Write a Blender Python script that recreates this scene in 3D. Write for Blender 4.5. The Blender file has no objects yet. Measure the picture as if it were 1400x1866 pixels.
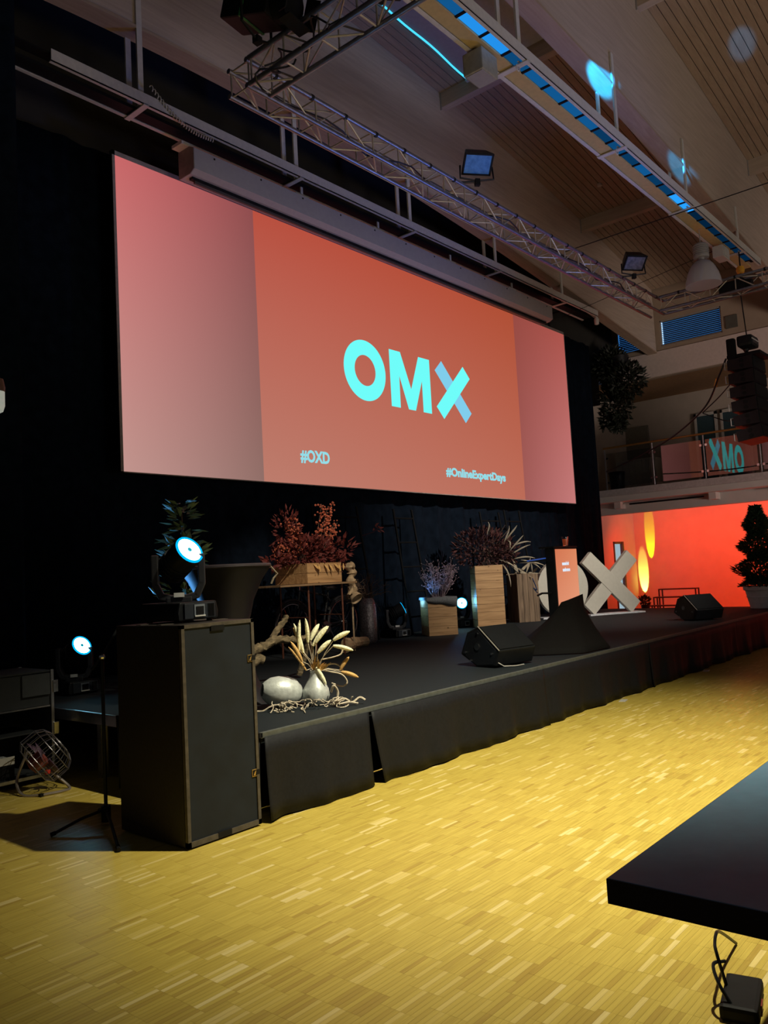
import bpy, bmesh, math, random
import numpy as np
from mathutils import Matrix, Vector, Euler, Quaternion

random.seed(7)
PI = math.pi
SC = bpy.context.scene
COL = SC.collection

# ------------------------------------------------------------------ camera
def setup_camera():
    yaw, pitch, roll = 0.8685, 0.0792, -0.05444
    f = Vector((math.sin(yaw)*math.cos(pitch), math.cos(yaw)*math.cos(pitch), math.sin(pitch)))
    r = Vector((math.cos(yaw), -math.sin(yaw), 0)); u = r.cross(f)
    r2 = r*math.cos(roll) + u*math.sin(roll)
    u2 = -r*math.sin(roll) + u*math.cos(roll)
    cd = bpy.data.cameras.new('camera')
    cd.sensor_fit = 'HORIZONTAL'; cd.sensor_width = 36.0
    cd.lens = 1474.0/1400.0*36.0
    cd.clip_start = 0.05; cd.clip_end = 200
    co = bpy.data.objects.new('camera', cd); COL.objects.link(co)
    m = Matrix((r2, u2, -f)).transposed().to_4x4()
    m.translation = Vector((0, 0, 1.51))
    co.matrix_world = m
    SC.camera = co
setup_camera()

# ------------------------------------------------------------------ world, lights, exposure
SC.view_settings.view_transform = 'Standard'
SC.view_settings.look = 'None'
SC.view_settings.exposure = 0.0
SC.view_settings.gamma = 1.0
SC.view_settings.use_curve_mapping = False
W = bpy.data.worlds.new('hall_ambient'); SC.world = W; W.use_nodes = True
W.node_tree.nodes['Background'].inputs[0].default_value = (0.55, 0.54, 0.60, 1)
W.node_tree.nodes['Background'].inputs[1].default_value = 0.042

def spot(name, loc, target, power, color, angle, blend=0.2, size=0.05):
    ld = bpy.data.lights.new(name, 'SPOT'); ld.energy = power; ld.color = color
    ld.spot_size = math.radians(angle); ld.spot_blend = blend; ld.shadow_soft_size = size
    o = bpy.data.objects.new(name, ld); COL.objects.link(o)
    o.location = loc
    d = Vector(target) - Vector(loc)
    o.rotation_euler = d.to_track_quat('-Z', 'Y').to_euler()
    return o
# front-of-stage profile lantern on the left truss arm (out of frame, above)
spot('front_light', (4.62, 1.12, 5.78), (5.35, 2.75, 0.0), 2850, (1.0, 0.93, 0.68), 80, 1.0, 0.06)
# second front lantern further right on the truss, a soft wash over the back of the stage
spot('stage_wash', (11.2, 0.2, 6.2), (12.7, 7.6, 1.7), 2900, (1.0, 0.90, 0.76), 50, 1.0, 0.08)
# added spot at the left truss arm, brightening the flower crate
spot('added_bouquet_spot', (4.7, 1.6, 5.75), (7.05, 7.2, 1.85), 1250, (1.0, 0.86, 0.66), 17, 0.6, 0.05)
spot('added_vase_spot', (4.75, 0.9, 5.76), (4.42, 4.55, 0.74), 120, (1.0, 0.95, 0.84), 9, 0.8, 0.04)  # added narrow spot to brighten the silver vases and plumes
# unseen blue spots, set by the left truss arm to streak roof beam and planks
spot('unseen_blue_roof_spot', (4.74, 3.25, 6.62), (9.4, 4.08, 7.74), 26000, (0.01, 0.40, 1.0), 3.0, 0.4, 0.02)
spot('unseen_blue_roof_spot_far', (4.74, 3.15, 6.62), (12.1, 4.08, 7.56), 15000, (0.03, 0.40, 1.0), 2.0, 0.6, 0.02)
spot('unseen_blue_plank_spot', (5.5, 1.5, 6.2), (13.0, 3.2, 9.47), 2500, (0.10, 0.42, 1.0), 3.2, 0.7, 0.02)
spot('added_blue_truss_spot', (12.5, 0.6, 0.4), (9.3, 5.3, 6.0), 850, (0.12, 0.26, 1.0), 62, 1.0, 0.7)  # added floor-level blue spot without a fixture, tints the truss
# added fill spots behind the view, no known lamps, softly lighting roof and gallery
spot('roof_fill', (4.0, -7.0, 0.8), (8.5, 3.0, 8.8), 1250, (1.0, 0.87, 0.76), 95, 1.0, 2.0)
spot('roof_fill', (13.0, -7.0, 0.8), (13.0, 3.0, 8.8), 850, (1.0, 0.87, 0.76), 95, 1.0, 2.0)
spot('gallery_fill', (13.0, -6.0, 0.8), (20.5, 5.5, 5.6), 1900, (1.0, 0.80, 0.68), 44, 1.0, 1.0)
# uplights that wash the wall under the gallery orange
for _y in (8.2, 6.2, 4.2, 2.2):
    spot('orange_wash', (19.75, _y, 2.62), (22.0, _y-0.2, 0.9), 185, (1.0, 0.040, 0.0), 150, 0.8, 0.10)
spot('yellow_uplight', (21.78, 8.97, 1.0), (22.0, 8.96, 2.0), 300, (0.60, 1.0, 0.0), 14, 0.15, 0.01)
spot('white_uplight', (21.75, 9.22, 0.10), (22.0, 9.22, 1.0), 500, (0.9, 1.0, 0.14), 16, 0.15, 0.01)

# ------------------------------------------------------------------ materials
MATS = {}
def mat(name, col, rough=0.6, metal=0.0, var=0.12, scale=18.0, bump=0.0, stretch=(1, 1, 1), emit=None, estr=0.0, alpha=None, trans=0.0, spec=0.5, coat=0.0):
    if name in MATS: return MATS[name]
    m = bpy.data.materials.new(name); m.use_nodes = True
    nt = m.node_tree; N = nt.nodes; L = nt.links
    b = N['Principled BSDF']
    tc = N.new('ShaderNodeTexCoord'); mp = N.new('ShaderNodeMapping'); mp.inputs['Scale'].default_value = stretch
    nz = N.new('ShaderNodeTexNoise'); nz.inputs['Scale'].default_value = scale; nz.inputs['Detail'].default_value = 4
    L.new(tc.outputs['Object'], mp.inputs['Vector']); L.new(mp.outputs[0], nz.inputs['Vector'])
    rp = N.new('ShaderNodeValToRGB')
    lo = [max(0, c*(1-var)) for c in col]; hi = [min(1, c*(1+var)) for c in col]
    rp.color_ramp.elements[0].color = (*lo, 1); rp.color_ramp.elements[1].color = (*hi, 1)
    rp.color_ramp.elements[0].position = 0.3; rp.color_ramp.elements[1].position = 0.7
    L.new(nz.outputs['Fac'], rp.inputs[0]); L.new(rp.outputs[0], b.inputs['Base Color'])
    b.inputs['Roughness'].default_value = rough; b.inputs['Metallic'].default_value = metal
    b.inputs['Specular IOR Level'].default_value = spec
    b.inputs['Coat Weight'].default_value = coat
    b.inputs['Transmission Weight'].default_value = trans
    if emit is not None:
        b.inputs['Emission Color'].default_value = (*emit, 1); b.inputs['Emission Strength'].default_value = estr
    if bump:
        bp = N.new('ShaderNodeBump'); bp.inputs['Strength'].default_value = bump; bp.inputs['Distance'].default_value = 0.01
        L.new(nz.outputs['Fac'], bp.inputs['Height']); L.new(bp.outputs[0], b.inputs['Normal'])
    MATS[name] = m
    return m

def wood(name, c0, c1, axis=0, scale=6.0, rough=0.55, knots=True):
    if name in MATS: return MATS[name]
    m = bpy.data.materials.new(name); m.use_nodes = True
    nt = m.node_tree; N = nt.nodes; L = nt.links; b = N['Principled BSDF']
    tc = N.new('ShaderNodeTexCoord'); mp = N.new('ShaderNodeMapping')
    s = [14.0, 14.0, 14.0]; s[axis] = 1.0; mp.inputs['Scale'].default_value = s
    oi = N.new('ShaderNodeObjectInfo'); ad = N.new('ShaderNodeVectorMath'); ad.operation = 'ADD'
    mu = N.new('ShaderNodeMath'); mu.operation = 'MULTIPLY'; mu.inputs[1].default_value = 37.0
    L.new(oi.outputs['Random'], mu.inputs[0]); L.new(mu.outputs[0], ad.inputs[1])
    L.new(tc.outputs['Object'], ad.inputs[0]); L.new(ad.outputs[0], mp.inputs['Vector'])
    nz = N.new('ShaderNodeTexNoise'); nz.inputs['Scale'].default_value = scale*0.35; nz.inputs['Detail'].default_value = 6; nz.inputs['Distortion'].default_value = 0.6
    L.new(mp.outputs[0], nz.inputs['Vector'])
    rp = N.new('ShaderNodeValToRGB'); rp.color_ramp.elements[0].color = (*c0, 1); rp.color_ramp.elements[1].color = (*c1, 1)
    rp.color_ramp.elements[0].position = 0.32; rp.color_ramp.elements[1].position = 0.68
    L.new(nz.outputs['Fac'], rp.inputs[0])
    out = rp.outputs[0]
    if knots:
        vo = N.new('ShaderNodeTexVoronoi'); vo.inputs['Scale'].default_value = 7.0
        L.new(ad.outputs[0], vo.inputs['Vector'])
        kr = N.new('ShaderNodeValToRGB'); kr.color_ramp.elements[0].position = 0.03; kr.color_ramp.elements[1].position = 0.13
        kr.color_ramp.elements[0].color = (0.12, 0.08, 0.06, 1); kr.color_ramp.elements[1].color = (1, 1, 1, 1)
        L.new(vo.outputs['Distance'], kr.inputs[0])
        mx = N.new('ShaderNodeMix'); mx.data_type = 'RGBA'; mx.blend_type = 'MULTIPLY'; mx.inputs[0].default_value = 1
        L.new(out, mx.inputs[6]); L.new(kr.outputs[0], mx.inputs[7]); out = mx.outputs[2]
    L.new(out, b.inputs['Base Color']); b.inputs['Roughness'].default_value = rough
    bp = N.new('ShaderNodeBump'); bp.inputs['Strength'].default_value = 0.15; bp.inputs['Distance'].default_value = 0.004
    L.new(nz.outputs['Fac'], bp.inputs['Height']); L.new(bp.outputs[0], b.inputs['Normal'])
    MATS[name] = m
    return m

def emis(name, col, strength):
    if name in MATS: return MATS[name]
    m = bpy.data.materials.new(name); m.use_nodes = True
    nt = m.node_tree; nt.nodes.clear()
    e = nt.nodes.new('ShaderNodeEmission'); o = nt.nodes.new('ShaderNodeOutputMaterial')
    e.inputs[0].default_value = (*col, 1); e.inputs[1].default_value = strength
    nt.links.new(e.outputs[0], o.inputs[0]); MATS[name] = m
    return m

def screen_mat(name, c_tl, c_tr, c_bl, c_br, x0, x1, z0, z1, strength):
    """slide picture: a four-corner colour blend in object coordinates (a lit screen)"""
    m = bpy.data.materials.new(name); m.use_nodes = True
    nt = m.node_tree; N = nt.nodes; L = nt.links; N.clear()
    tc = N.new('ShaderNodeTexCoord'); sx = N.new('ShaderNodeSeparateXYZ'); L.new(tc.outputs['Object'], sx.inputs[0])
    def rng(sock, a, b):
        r = N.new('ShaderNodeMapRange'); r.inputs[1].default_value = a; r.inputs[2].default_value = b; L.new(sock, r.inputs[0]); return r.outputs[0]
    fx = rng(sx.outputs[0], x0, x1); fz = rng(sx.outputs[2], z0, z1)
    def mix(f, a, b):
        k = N.new('ShaderNodeMix'); k.data_type = 'RGBA'; L.new(f, k.inputs[0])
        for i, s in ((6, a), (7, b)):
            if isinstance(s, tuple): k.inputs[i].default_value = (*s, 1)
            else: L.new(s, k.inputs[i])
        return k.outputs[2]
    c = mix(fz, mix(fx, c_bl, c_br), mix(fx, c_tl, c_tr))
    e = N.new('ShaderNodeEmission'); e.inputs[1].default_value = strength; L.new(c, e.inputs[0])
    o = N.new('ShaderNodeOutputMaterial'); L.new(e.outputs[0], o.inputs[0])
    return m

def srgb(r, g, b):
    f = lambda c: (c/12.92 if c <= 0.04045 else ((c+0.055)/1.055)**2.4)
    return (f(r/255), f(g/255), f(b/255))

BLACK = mat('black_paint', (0.006, 0.006, 0.007), 0.6, var=0.25, spec=0.2)
BLACKP = mat('black_plastic', (0.008, 0.009, 0.011), 0.42, var=0.2, spec=0.3)
CLOTH = mat('black_molton', (0.010, 0.0095, 0.0105), 0.95, var=0.25, scale=60, bump=0.2, spec=0.1)
SKIRT = mat('black_skirt_cloth', (0.0075, 0.0080, 0.0110), 0.65, var=0.2, scale=40, bump=0.1, spec=0.25)
CURT = mat('black_curtain', (0.005, 0.0085, 0.0155), 0.95, var=0.3, scale=8, spec=0.03)
CARPET = mat('stage_carpet', (0.0068, 0.0110, 0.0150), 0.8, var=0.2, scale=120, bump=0.15, spec=0.3)
ALU = mat('aluminium', (0.55, 0.55, 0.57), 0.32, metal=1.0, var=0.1)
TRUSSM = mat('truss_aluminium', (0.30, 0.29, 0.33), 0.38, metal=0.9, var=0.15)
BRACEM = mat('truss_lacing_aluminium', (0.50, 0.45, 0.38), 0.5, metal=0.5, var=0.12)
WHITEM = mat('white_lacquer', (0.55, 0.53, 0.49), 0.5, var=0.06)
GREYM = mat('grey_lacquer', (0.30, 0.285, 0.28), 0.5, var=0.06)
GLULAM = wood('glulam_wood', (0.40, 0.32, 0.26), (0.48, 0.39, 0.32), 0, 4.0, 0.7, knots=False)
PLANK = wood('ceiling_plank_wood', (0.33, 0.24, 0.175), (0.40, 0.30, 0.22), 0, 5.0, 0.65, knots=False)
PURL = wood('purlin_wood', (0.40, 0.32, 0.26), (0.48, 0.39, 0.32), 1, 4.0, 0.7, knots=False)
WALLM = mat('hall_wall_paint', (0.33, 0.255, 0.19), 0.85, var=0.06, scale=3)
WALLD = mat('dark_back_wall', (0.020, 0.018, 0.014), 0.9, var=0.2, scale=3)
WHITEW = mat('white_wall_paint', (0.62, 0.60, 0.58), 0.85, var=0.04, scale=3)
CAVE = mat('gallery_wall_paint', (0.45, 0.39, 0.33), 0.85, var=0.06, scale=3)
CRATEM = wood('light_crate_wood', (0.36, 0.20, 0.085), (0.56, 0.34, 0.16), 0, 6.0, 0.6)
CRATED = wood('old_crate_wood', (0.10, 0.065, 0.04), (0.22, 0.15, 0.095), 2, 6.0, 0.75)
RUST = mat('rusty_leg_metal', (0.13, 0.045, 0.025), 0.6, metal=0.4, var=0.4)
SILV = mat('silver_vase_glaze', (0.56, 0.59, 0.57), 0.42, metal=0.25, var=0.15, scale=30, bump=0.25)
HAMM = mat('hammered_silver', (0.46, 0.42, 0.42), 0.35, metal=0.85, var=0.35, scale=40, bump=0.9)
PLUME = mat('cream_plume', (0.88, 0.82, 0.56), 0.9, var=0.2, scale=60, bump=0.5)
PLUMEB = mat('tan_plume', (0.62, 0.38, 0.14), 0.9, var=0.2, scale=60, bump=0.5)
TWIG = mat('bleached_twig', (0.55, 0.47, 0.36), 0.85, var=0.25, scale=40)
TWIGD = mat('brown_twig', (0.10, 0.065, 0.045), 0.85, var=0.3, scale=40)
BARK = mat('driftwood_bark', (0.19, 0.14, 0.08), 0.9, var=0.6, scale=30, bump=1.5, stretch=(0.4, 1, 1))
LOGM = mat('cut_log_wood', (0.42, 0.29, 0.17), 0.85, var=0.35, scale=18, bump=0.4)
REDL = mat('dark_red_leaf', (0.12, 0.016, 0.013), 0.7, var=0.5, scale=25)
REDB = mat('red_berry', (0.50, 0.13, 0.07), 0.55, var=0.35, scale=30)
PINKB = mat('pale_pink_bud', (0.40, 0.28, 0.32), 0.7, var=0.3, scale=30)
GREENL = mat('dark_green_leaf', (0.025, 0.055, 0.022), 0.45, var=0.5, scale=20)
GREENP = mat('pale_green_leaf', (0.16, 0.23, 0.10), 0.5, var=0.4, scale=20)
HESS = mat('grey_hessian', (0.16, 0.17, 0.18), 0.95, var=0.3, scale=90, bump=0.5)
BEIGEP = mat('beige_fungus', (0.42, 0.31, 0.19), 0.9, var=0.3, scale=20, bump=0.5)
LETW = mat('letter_board_white', (0.50, 0.48, 0.42), 0.7, var=0.04)
POTM = mat('white_glazed_pot', (0.50, 0.52, 0.56), 0.5, var=0.08)
RED = mat('red_plastic', (0.65, 0.05, 0.03), 0.4)
YEL = mat('yellow_plastic', (0.75, 0.38, 0.03), 0.4)
CHROME = mat('chrome', (0.7, 0.7, 0.72), 0.15, metal=1.0)
CYANE = emis('slide_cyan', (0.16, 0.98, 0.95), 1.0)
CYANE2 = emis('slide_pale_blue', srgb(128, 205, 235), 1.0)
LENS = emis('led_lens', (0.30, 0.80, 1.0), 16.0)
LENSR = emis('led_lens_rim', (0.0, 0.45, 0.95), 1.2)
DAYB = emis('daylight_blue', (0.03, 0.42, 1.0), 1.0)
DAYC = emis('daylight_cyan', (0.06, 0.62, 1.0), 1.3)

# ------------------------------------------------------------------ mesh builder
class MB:
    def __init__(self): self.v = []; self.f = []
    def add(self, vs, fs):
        o = len(self.v); self.v += [tuple(p) for p in vs]; self.f += [tuple(i+o for i in q) for q in fs]; return self
    def box(self, c, s, rot=None):
        x, y, z = s[0]/2, s[1]/2, s[2]/2
        vs = [Vector((a*x, b*y, d*z)) for d in (-1, 1) for b in (-1, 1) for a in (-1, 1)]
        if rot is not None:
            R = rot if isinstance(rot, Matrix) else Euler(rot).to_matrix()
            vs = [R @ p for p in vs]
        vs = [p + Vector(c) for p in vs]
        return self.add(vs, [(0, 2, 3, 1), (4, 5, 7, 6), (0, 1, 5, 4), (2, 6, 7, 3), (0, 4, 6, 2), (1, 3, 7, 5)])
    def bb(self, x0, x1, y0, y1, z0, z1):
        return self.box(((x0+x1)/2, (y0+y1)/2, (z0+z1)/2), (abs(x1-x0), abs(y1-y0), abs(z1-z0)))
    def tube(self, pts, r, n=8, cap=True):
        pts = [Vector(p) for p in pts]; k = len(pts)
        rs = r if isinstance(r, (list, tuple)) else [r]*k
        vs = []; ref = None
        for i, p in enumerate(pts):
            t = (pts[min(i+1, k-1)] - pts[max(i-1, 0)])
            t = t.normalized() if t.length > 1e-9 else Vector((0, 0, 1))
            if ref is None:
                ref = Vector((0, 0, 1)) if abs(t.z) < 0.9 else Vector((1, 0, 0))
            a = t.cross(ref)
            if a.length < 1e-6: a = t.orthogonal()
            a.normalize(); b = a.cross(t); ref = b if abs(b.dot(t)) < 0.5 else ref
            for j in range(n):
                an = 2*PI*j/n
                vs.append(p + (a*math.cos(an) + b*math.sin(an))*rs[i])
        fs = []
        for i in range(k-1):
            for j in range(n):
                fs.append((i*n+j, i*n+(j+1) % n, (i+1)*n+(j+1) % n, (i+1)*n+j))
        if cap:
            fs.append(tuple(reversed(range(n)))); fs.append(tuple((k-1)*n+j for j in range(n)))
        return self.add(vs, fs)
    def lathe(self, prof, n=24, M=None, lobe=None):
        vs = []; k = len(prof)
        for (r, z) in prof:
            for j in range(n):
                a = 2*PI*j/n
                rr = r*(lobe(a, z) if lobe else 1)
                vs.append(Vector((rr*math.cos(a), rr*math.sin(a), z)))
        if M is not None: vs = [M @ p for p in vs]
        fs = []
        for i in range(k-1):
            for j in range(n):
                fs.append((i*n+j, i*n+(j+1) % n, (i+1)*n+(j+1) % n, (i+1)*n+j))
        if prof[0][0] > 1e-4: fs.append(tuple(reversed(range(n))))
        if prof[-1][0] > 1e-4: fs.append(tuple((k-1)*n+j for j in range(n)))
        return self.add(vs, fs)
    def prism(self, poly, o, U, V, d):
        """extrude polygon (u,v) by d along U x V"""
        o = Vector(o); U = Vector(U); V = Vector(V); Nn = U.cross(V).normalized()
        n = len(poly)
        a = [o + U*p[0] + V*p[1] for p in poly]; b = [p + Nn*d for p in a]
        fs = [tuple(reversed(range(n))), tuple(range(n, 2*n))]
        for i in range(n): fs.append((i, (i+1) % n, n+(i+1) % n, n+i))
        return self.add(a+b, fs)
    def leaf(self, p, d, nrm, L, w):
        p = Vector(p); d = Vector(d).normalized(); s = d.cross(Vector(nrm))
        if s.length < 1e-5: s = d.orthogonal()
        s.normalize(); up = s.cross(d)
        return self.add([p, p+d*L*0.45+s*w/2+up*w*0.15, p+d*L, p+d*L*0.45-s*w/2+up*w*0.15, p+d*L*0.5-up*w*0.1],
                        [(0, 1, 4), (1, 2, 4), (2, 3, 4), (3, 0, 4)])
    def ball(self, c, r, n=6, m=4, sc=(1, 1, 1)):
        c = Vector(c); vs = [c + Vector((0, 0, r*sc[2]))]
        for i in range(1, m):
            t = PI*i/m
            for j in range(n):
                a = 2*PI*j/n
                vs.append(c + Vector((r*sc[0]*math.sin(t)*math.cos(a), r*sc[1]*math.sin(t)*math.sin(a), r*sc[2]*math.cos(t))))
        vs.append(c - Vector((0, 0, r*sc[2]))); fs = []
        for j in range(n): fs.append((0, 1+j, 1+(j+1) % n))
        for i in range(m-2):
            for j in range(n): fs.append((1+i*n+j, 1+(i+1)*n+j, 1+(i+1)*n+(j+1) % n, 1+i*n+(j+1) % n))
        e = len(vs)-1
        for j in range(n): fs.append((e, 1+(m-2)*n+(j+1) % n, 1+(m-2)*n+j))
        return self.add(vs, fs)
    def mesh(self, name, smooth=False, bevel=0.0, xf=None):
        me = bpy.data.meshes.new(name)
        vs = self.v if xf is None else [tuple(xf @ Vector(p)) for p in self.v]
        me.from_pydata(vs, [], self.f); me.update()
        if bevel:
            bm = bmesh.new(); bm.from_mesh(me)
            bmesh.ops.bevel(bm, geom=bm.edges[:], offset=bevel, segments=2, affect='EDGES', profile=0.6)
            bm.to_mesh(me); bm.free()
        if smooth:
            me.polygons.foreach_set('use_smooth', [True]*len(me.polygons))
            try: me.set_sharp_from_angle(angle=math.radians(45))
            except Exception: pass
        return me
    def build(self, name, m, parent=None, smooth=False, bevel=0.0, world=False, label=None, kind=None):
        xf = None
        if world and parent is not None: xf = world_inv(parent)
        me = self.mesh(name, smooth, bevel, xf); me.materials.append(m)
        o = bpy.data.objects.new(name, me); COL.objects.link(o)
        if parent is not None: o.parent = parent
        if label: o['label'] = label
        if kind: o['kind'] = kind
        return o

def world_inv(o):
    M = Matrix.Identity(4)
    while o is not None:
        M = (Matrix.Translation(o.location) @ o.rotation_euler.to_matrix().to_4x4()) @ M
        o = o.parent
    return M.inverted()

def tag(o, label, cat, group=None):
    o['label'] = label; o['category'] = cat
    if group: o['group'] = group
    return o
def thing(name, label, cat, loc=(0, 0, 0), rotz=0.0, group=None):
    o = bpy.data.objects.new(name, None); COL.objects.link(o)
    o.empty_display_size = 0.1; o.location = loc; o.rotation_euler = (0, 0, rotz)
    return tag(o, label, cat, group)
def struct(o): o['kind'] = 'structure'; return o
def inst(name, me, parent=None, loc=(0, 0, 0), rot=(0, 0, 0), scale=None):
    o = bpy.data.objects.new(name, me); COL.objects.link(o); o.location = loc; o.rotation_euler = rot
    if scale: o.scale = scale
    if parent is not None: o.parent = parent
    return o
def text_mesh(body, size, m, name, weight=0.0, extrude=0.001):
    cu = bpy.data.curves.new(name, 'FONT'); cu.body = body; cu.size = size; cu.offset = weight; cu.extrude = extrude; cu.resolution_u = 3
    o = bpy.data.objects.new('tmp_text', cu); COL.objects.link(o)
    bpy.context.view_layer.update()
    dg = bpy.context.evaluated_depsgraph_get()
    me = bpy.data.meshes.new_from_object(o.evaluated_get(dg)); me.name = name
    bpy.data.objects.remove(o); bpy.data.curves.remove(cu)
    me.materials.clear(); me.materials.append(m)
    return me

# ================================================================== THE SETTING
_pl = np.polyfit([0, 4.2, 6.4, 8.5, 13.57, 15.44, 20], [7.30, 7.80, 7.96, 7.97, 7.52, 7.28, 6.80], 3)
_pu = np.polyfit([0, 4.0, 7.5, 11.0, 14.5, 19.84], [9.25, 9.8, 9.98, 9.72, 9.33, 8.42], 3)
zl = lambda x: float(np.polyval(_pl, x))
zu = lambda x: float(np.polyval(_pu, x))

# ---- floor: base slab with individual mosaic-parquet staves, 160 x 22.9 mm, laid parallel to the stage
def stave_material(name, use_obj):
    m = bpy.data.materials.new(name); m.use_nodes = True
    nt = m.node_tree; N = nt.nodes; L = nt.links; b = N['Principled BSDF']
    if use_obj:
        oi = N.new('ShaderNodeObjectInfo'); tone = oi.outputs['Random']
    else:
        at = N.new('ShaderNodeAttribute'); at.attribute_name = 'tone'; tone = at.outputs['Fac']
    rp = N.new('ShaderNodeValToRGB'); cr = rp.color_ramp
    cr.elements[0].position = 0.0; cr.elements[0].color = (0.44, 0.305, 0.060, 1)
    cr.elements[1].position = 1.0; cr.elements[1].color = (0.76, 0.62, 0.27, 1)
    e = cr.elements.new(0.30); e.color = (0.52, 0.385, 0.074, 1)
    e = cr.elements.new(0.80); e.color = (0.58, 0.440, 0.090, 1)
    e = cr.elements.new(0.92); e.color = (0.66, 0.51, 0.150, 1)
    L.new(tone, rp.inputs[0])
    tc = N.new('ShaderNodeTexCoord'); mp = N.new('ShaderNodeMapping'); mp.inputs['Scale'].default_value = (6, 90, 1)
    nz = N.new('ShaderNodeTexNoise'); nz.inputs['Scale'].default_value = 1.0; nz.inputs['Detail'].default_value = 4
    L.new(tc.outputs['Object'], mp.inputs[0]); L.new(mp.outputs[0], nz.inputs['Vector'])
    gr = N.new('ShaderNodeValToRGB'); gr.color_ramp.elements[0].color = (0.86, 0.84, 0.80, 1); gr.color_ramp.elements[1].color = (1.05, 1.05, 1.05, 1)
    gr.color_ramp.elements[0].position = 0.3; gr.color_ramp.elements[1].position = 0.65
    L.new(nz.outputs['Fac'], gr.inputs[0])
    mx = N.new('ShaderNodeMix'); mx.data_type = 'RGBA'; mx.blend_type = 'MULTIPLY'; mx.inputs[0].default_value = 1
    L.new(rp.outputs[0], mx.inputs[6]); L.new(gr.outputs[0], mx.inputs[7]); L.new(mx.outputs[2], b.inputs['Base Color'])
    b.inputs['Roughness'].default_value = 0.36; b.inputs['Specular IOR Level'].default_value = 0.45
    return m

def build_floor():
    base = mat('parquet_bed', (0.45, 0.30, 0.07), 0.45, var=0.15)
    fl = struct(MB().bb(-1.5, 24.0, -7.0, 10.0, -0.12, -0.004).build('floor', base))
    sl, sw = 0.16, 0.16/7
    rng = np.random.default_rng(3)
    cells = []
    def region(x0, x1, y0, y1):
        nl = int((y1-y0)/0.16)
        for j in range(nl):
            yl = y0 + j*0.16
            off = rng.choice([0, 0.1, 0.5, 0.35, 0.7])*sl
            for i in range(int((x1-x0)/sl)):
                blk = rng.random()
                for k in range(7):
                    t = 0.12 + 0.52*rng.random() + 0.24*blk
                    if rng.random() < 0.075: t = 0.90 + 0.08*rng.random()
                    elif rng.random() < 0.03: t = 0.0
                    cells.append((x0 + off + i*sl, yl + k*sw, t))
    region(0.3, 16.9, -0.7, 4.10)
    region(0.3, 3.7, 4.10, 7.62)
    c = np.array(cells)
    # distance behind the lower edge of the view; the 300 nearest in view become separate staves
    a = np.array([1.30, 3.10]); b_ = np.array([2.95, 0.74]); ab = (b_-a)/np.linalg.norm(b_-a); nn = np.array([-ab[1], ab[0]])
    pc = c[:, :2] + np.array([sl/2, sw/2]); dd = (pc-a) @ nn; tt = (pc-a) @ ab
    ok = (dd > 0.0) & (tt > 0.02) & (tt < np.linalg.norm(b_-a)-0.05)
    order = np.argsort(np.where(ok, dd, 1e9))[:300]
    near = np.zeros(len(c), bool); near[order] = True
    far = c[~near]
    g = 0.0003; hz = 0.0
    n = len(far)
    x0 = far[:, 0]+g; x1 = far[:, 0]+sl-g; y0 = far[:, 1]+g; y1 = far[:, 1]+sw-g
    zt = rng.random(n)*0.0004
    V = np.zeros((n, 8, 3), np.float32)
    for q, (xx, yy, zz) in enumerate([(x0, y0, None), (x1, y0, None), (x1, y1, None), (x0, y1, None), (x0, y0, 1), (x1, y0, 1), (x1, y1, 1), (x0, y1, 1)]):
        V[:, q, 0] = xx; V[:, q, 1] = yy; V[:, q, 2] = zt if zz else -0.004
    F = np.array([(4, 5, 6, 7), (0, 1, 5, 4), (1, 2, 6, 5), (2, 3, 7, 6), (3, 0, 4, 7)])
    idx = (np.arange(n)[:, None, None]*8 + F[None]).reshape(-1)
    me = bpy.data.meshes.new('parquet_staves')
    me.vertices.add(n*8); me.vertices.foreach_set('co', V.reshape(-1))
    me.loops.add(len(idx)); me.loops.foreach_set('vertex_index', idx.astype(np.int32))
    me.polygons.add(n*5); me.polygons.foreach_set('loop_start', np.arange(0, n*20, 4, dtype=np.int32))
    me.update(calc_edges=True); me.shade_flat()
    at = me.attributes.new('tone', 'FLOAT', 'FACE'); at.data.foreach_set('value', np.repeat(far[:, 2], 5).astype(np.float32))
    me.materials.append(stave_material('oak_stave', False))
    o = bpy.data.objects.new('parquet_staves', me); COL.objects.link(o); o.parent = fl; o['kind'] = 'stuff'
    sm = MB().bb(g, sl-g, g, sw-g, -0.004, 0.0002).mesh('parquet_stave'); sm.materials.append(stave_material('oak_stave_single', True))
    for (x, y, t) in c[near]:
        inst('parquet_stave', sm, fl, (x, y, 0))
    return fl
build_floor()

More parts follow.
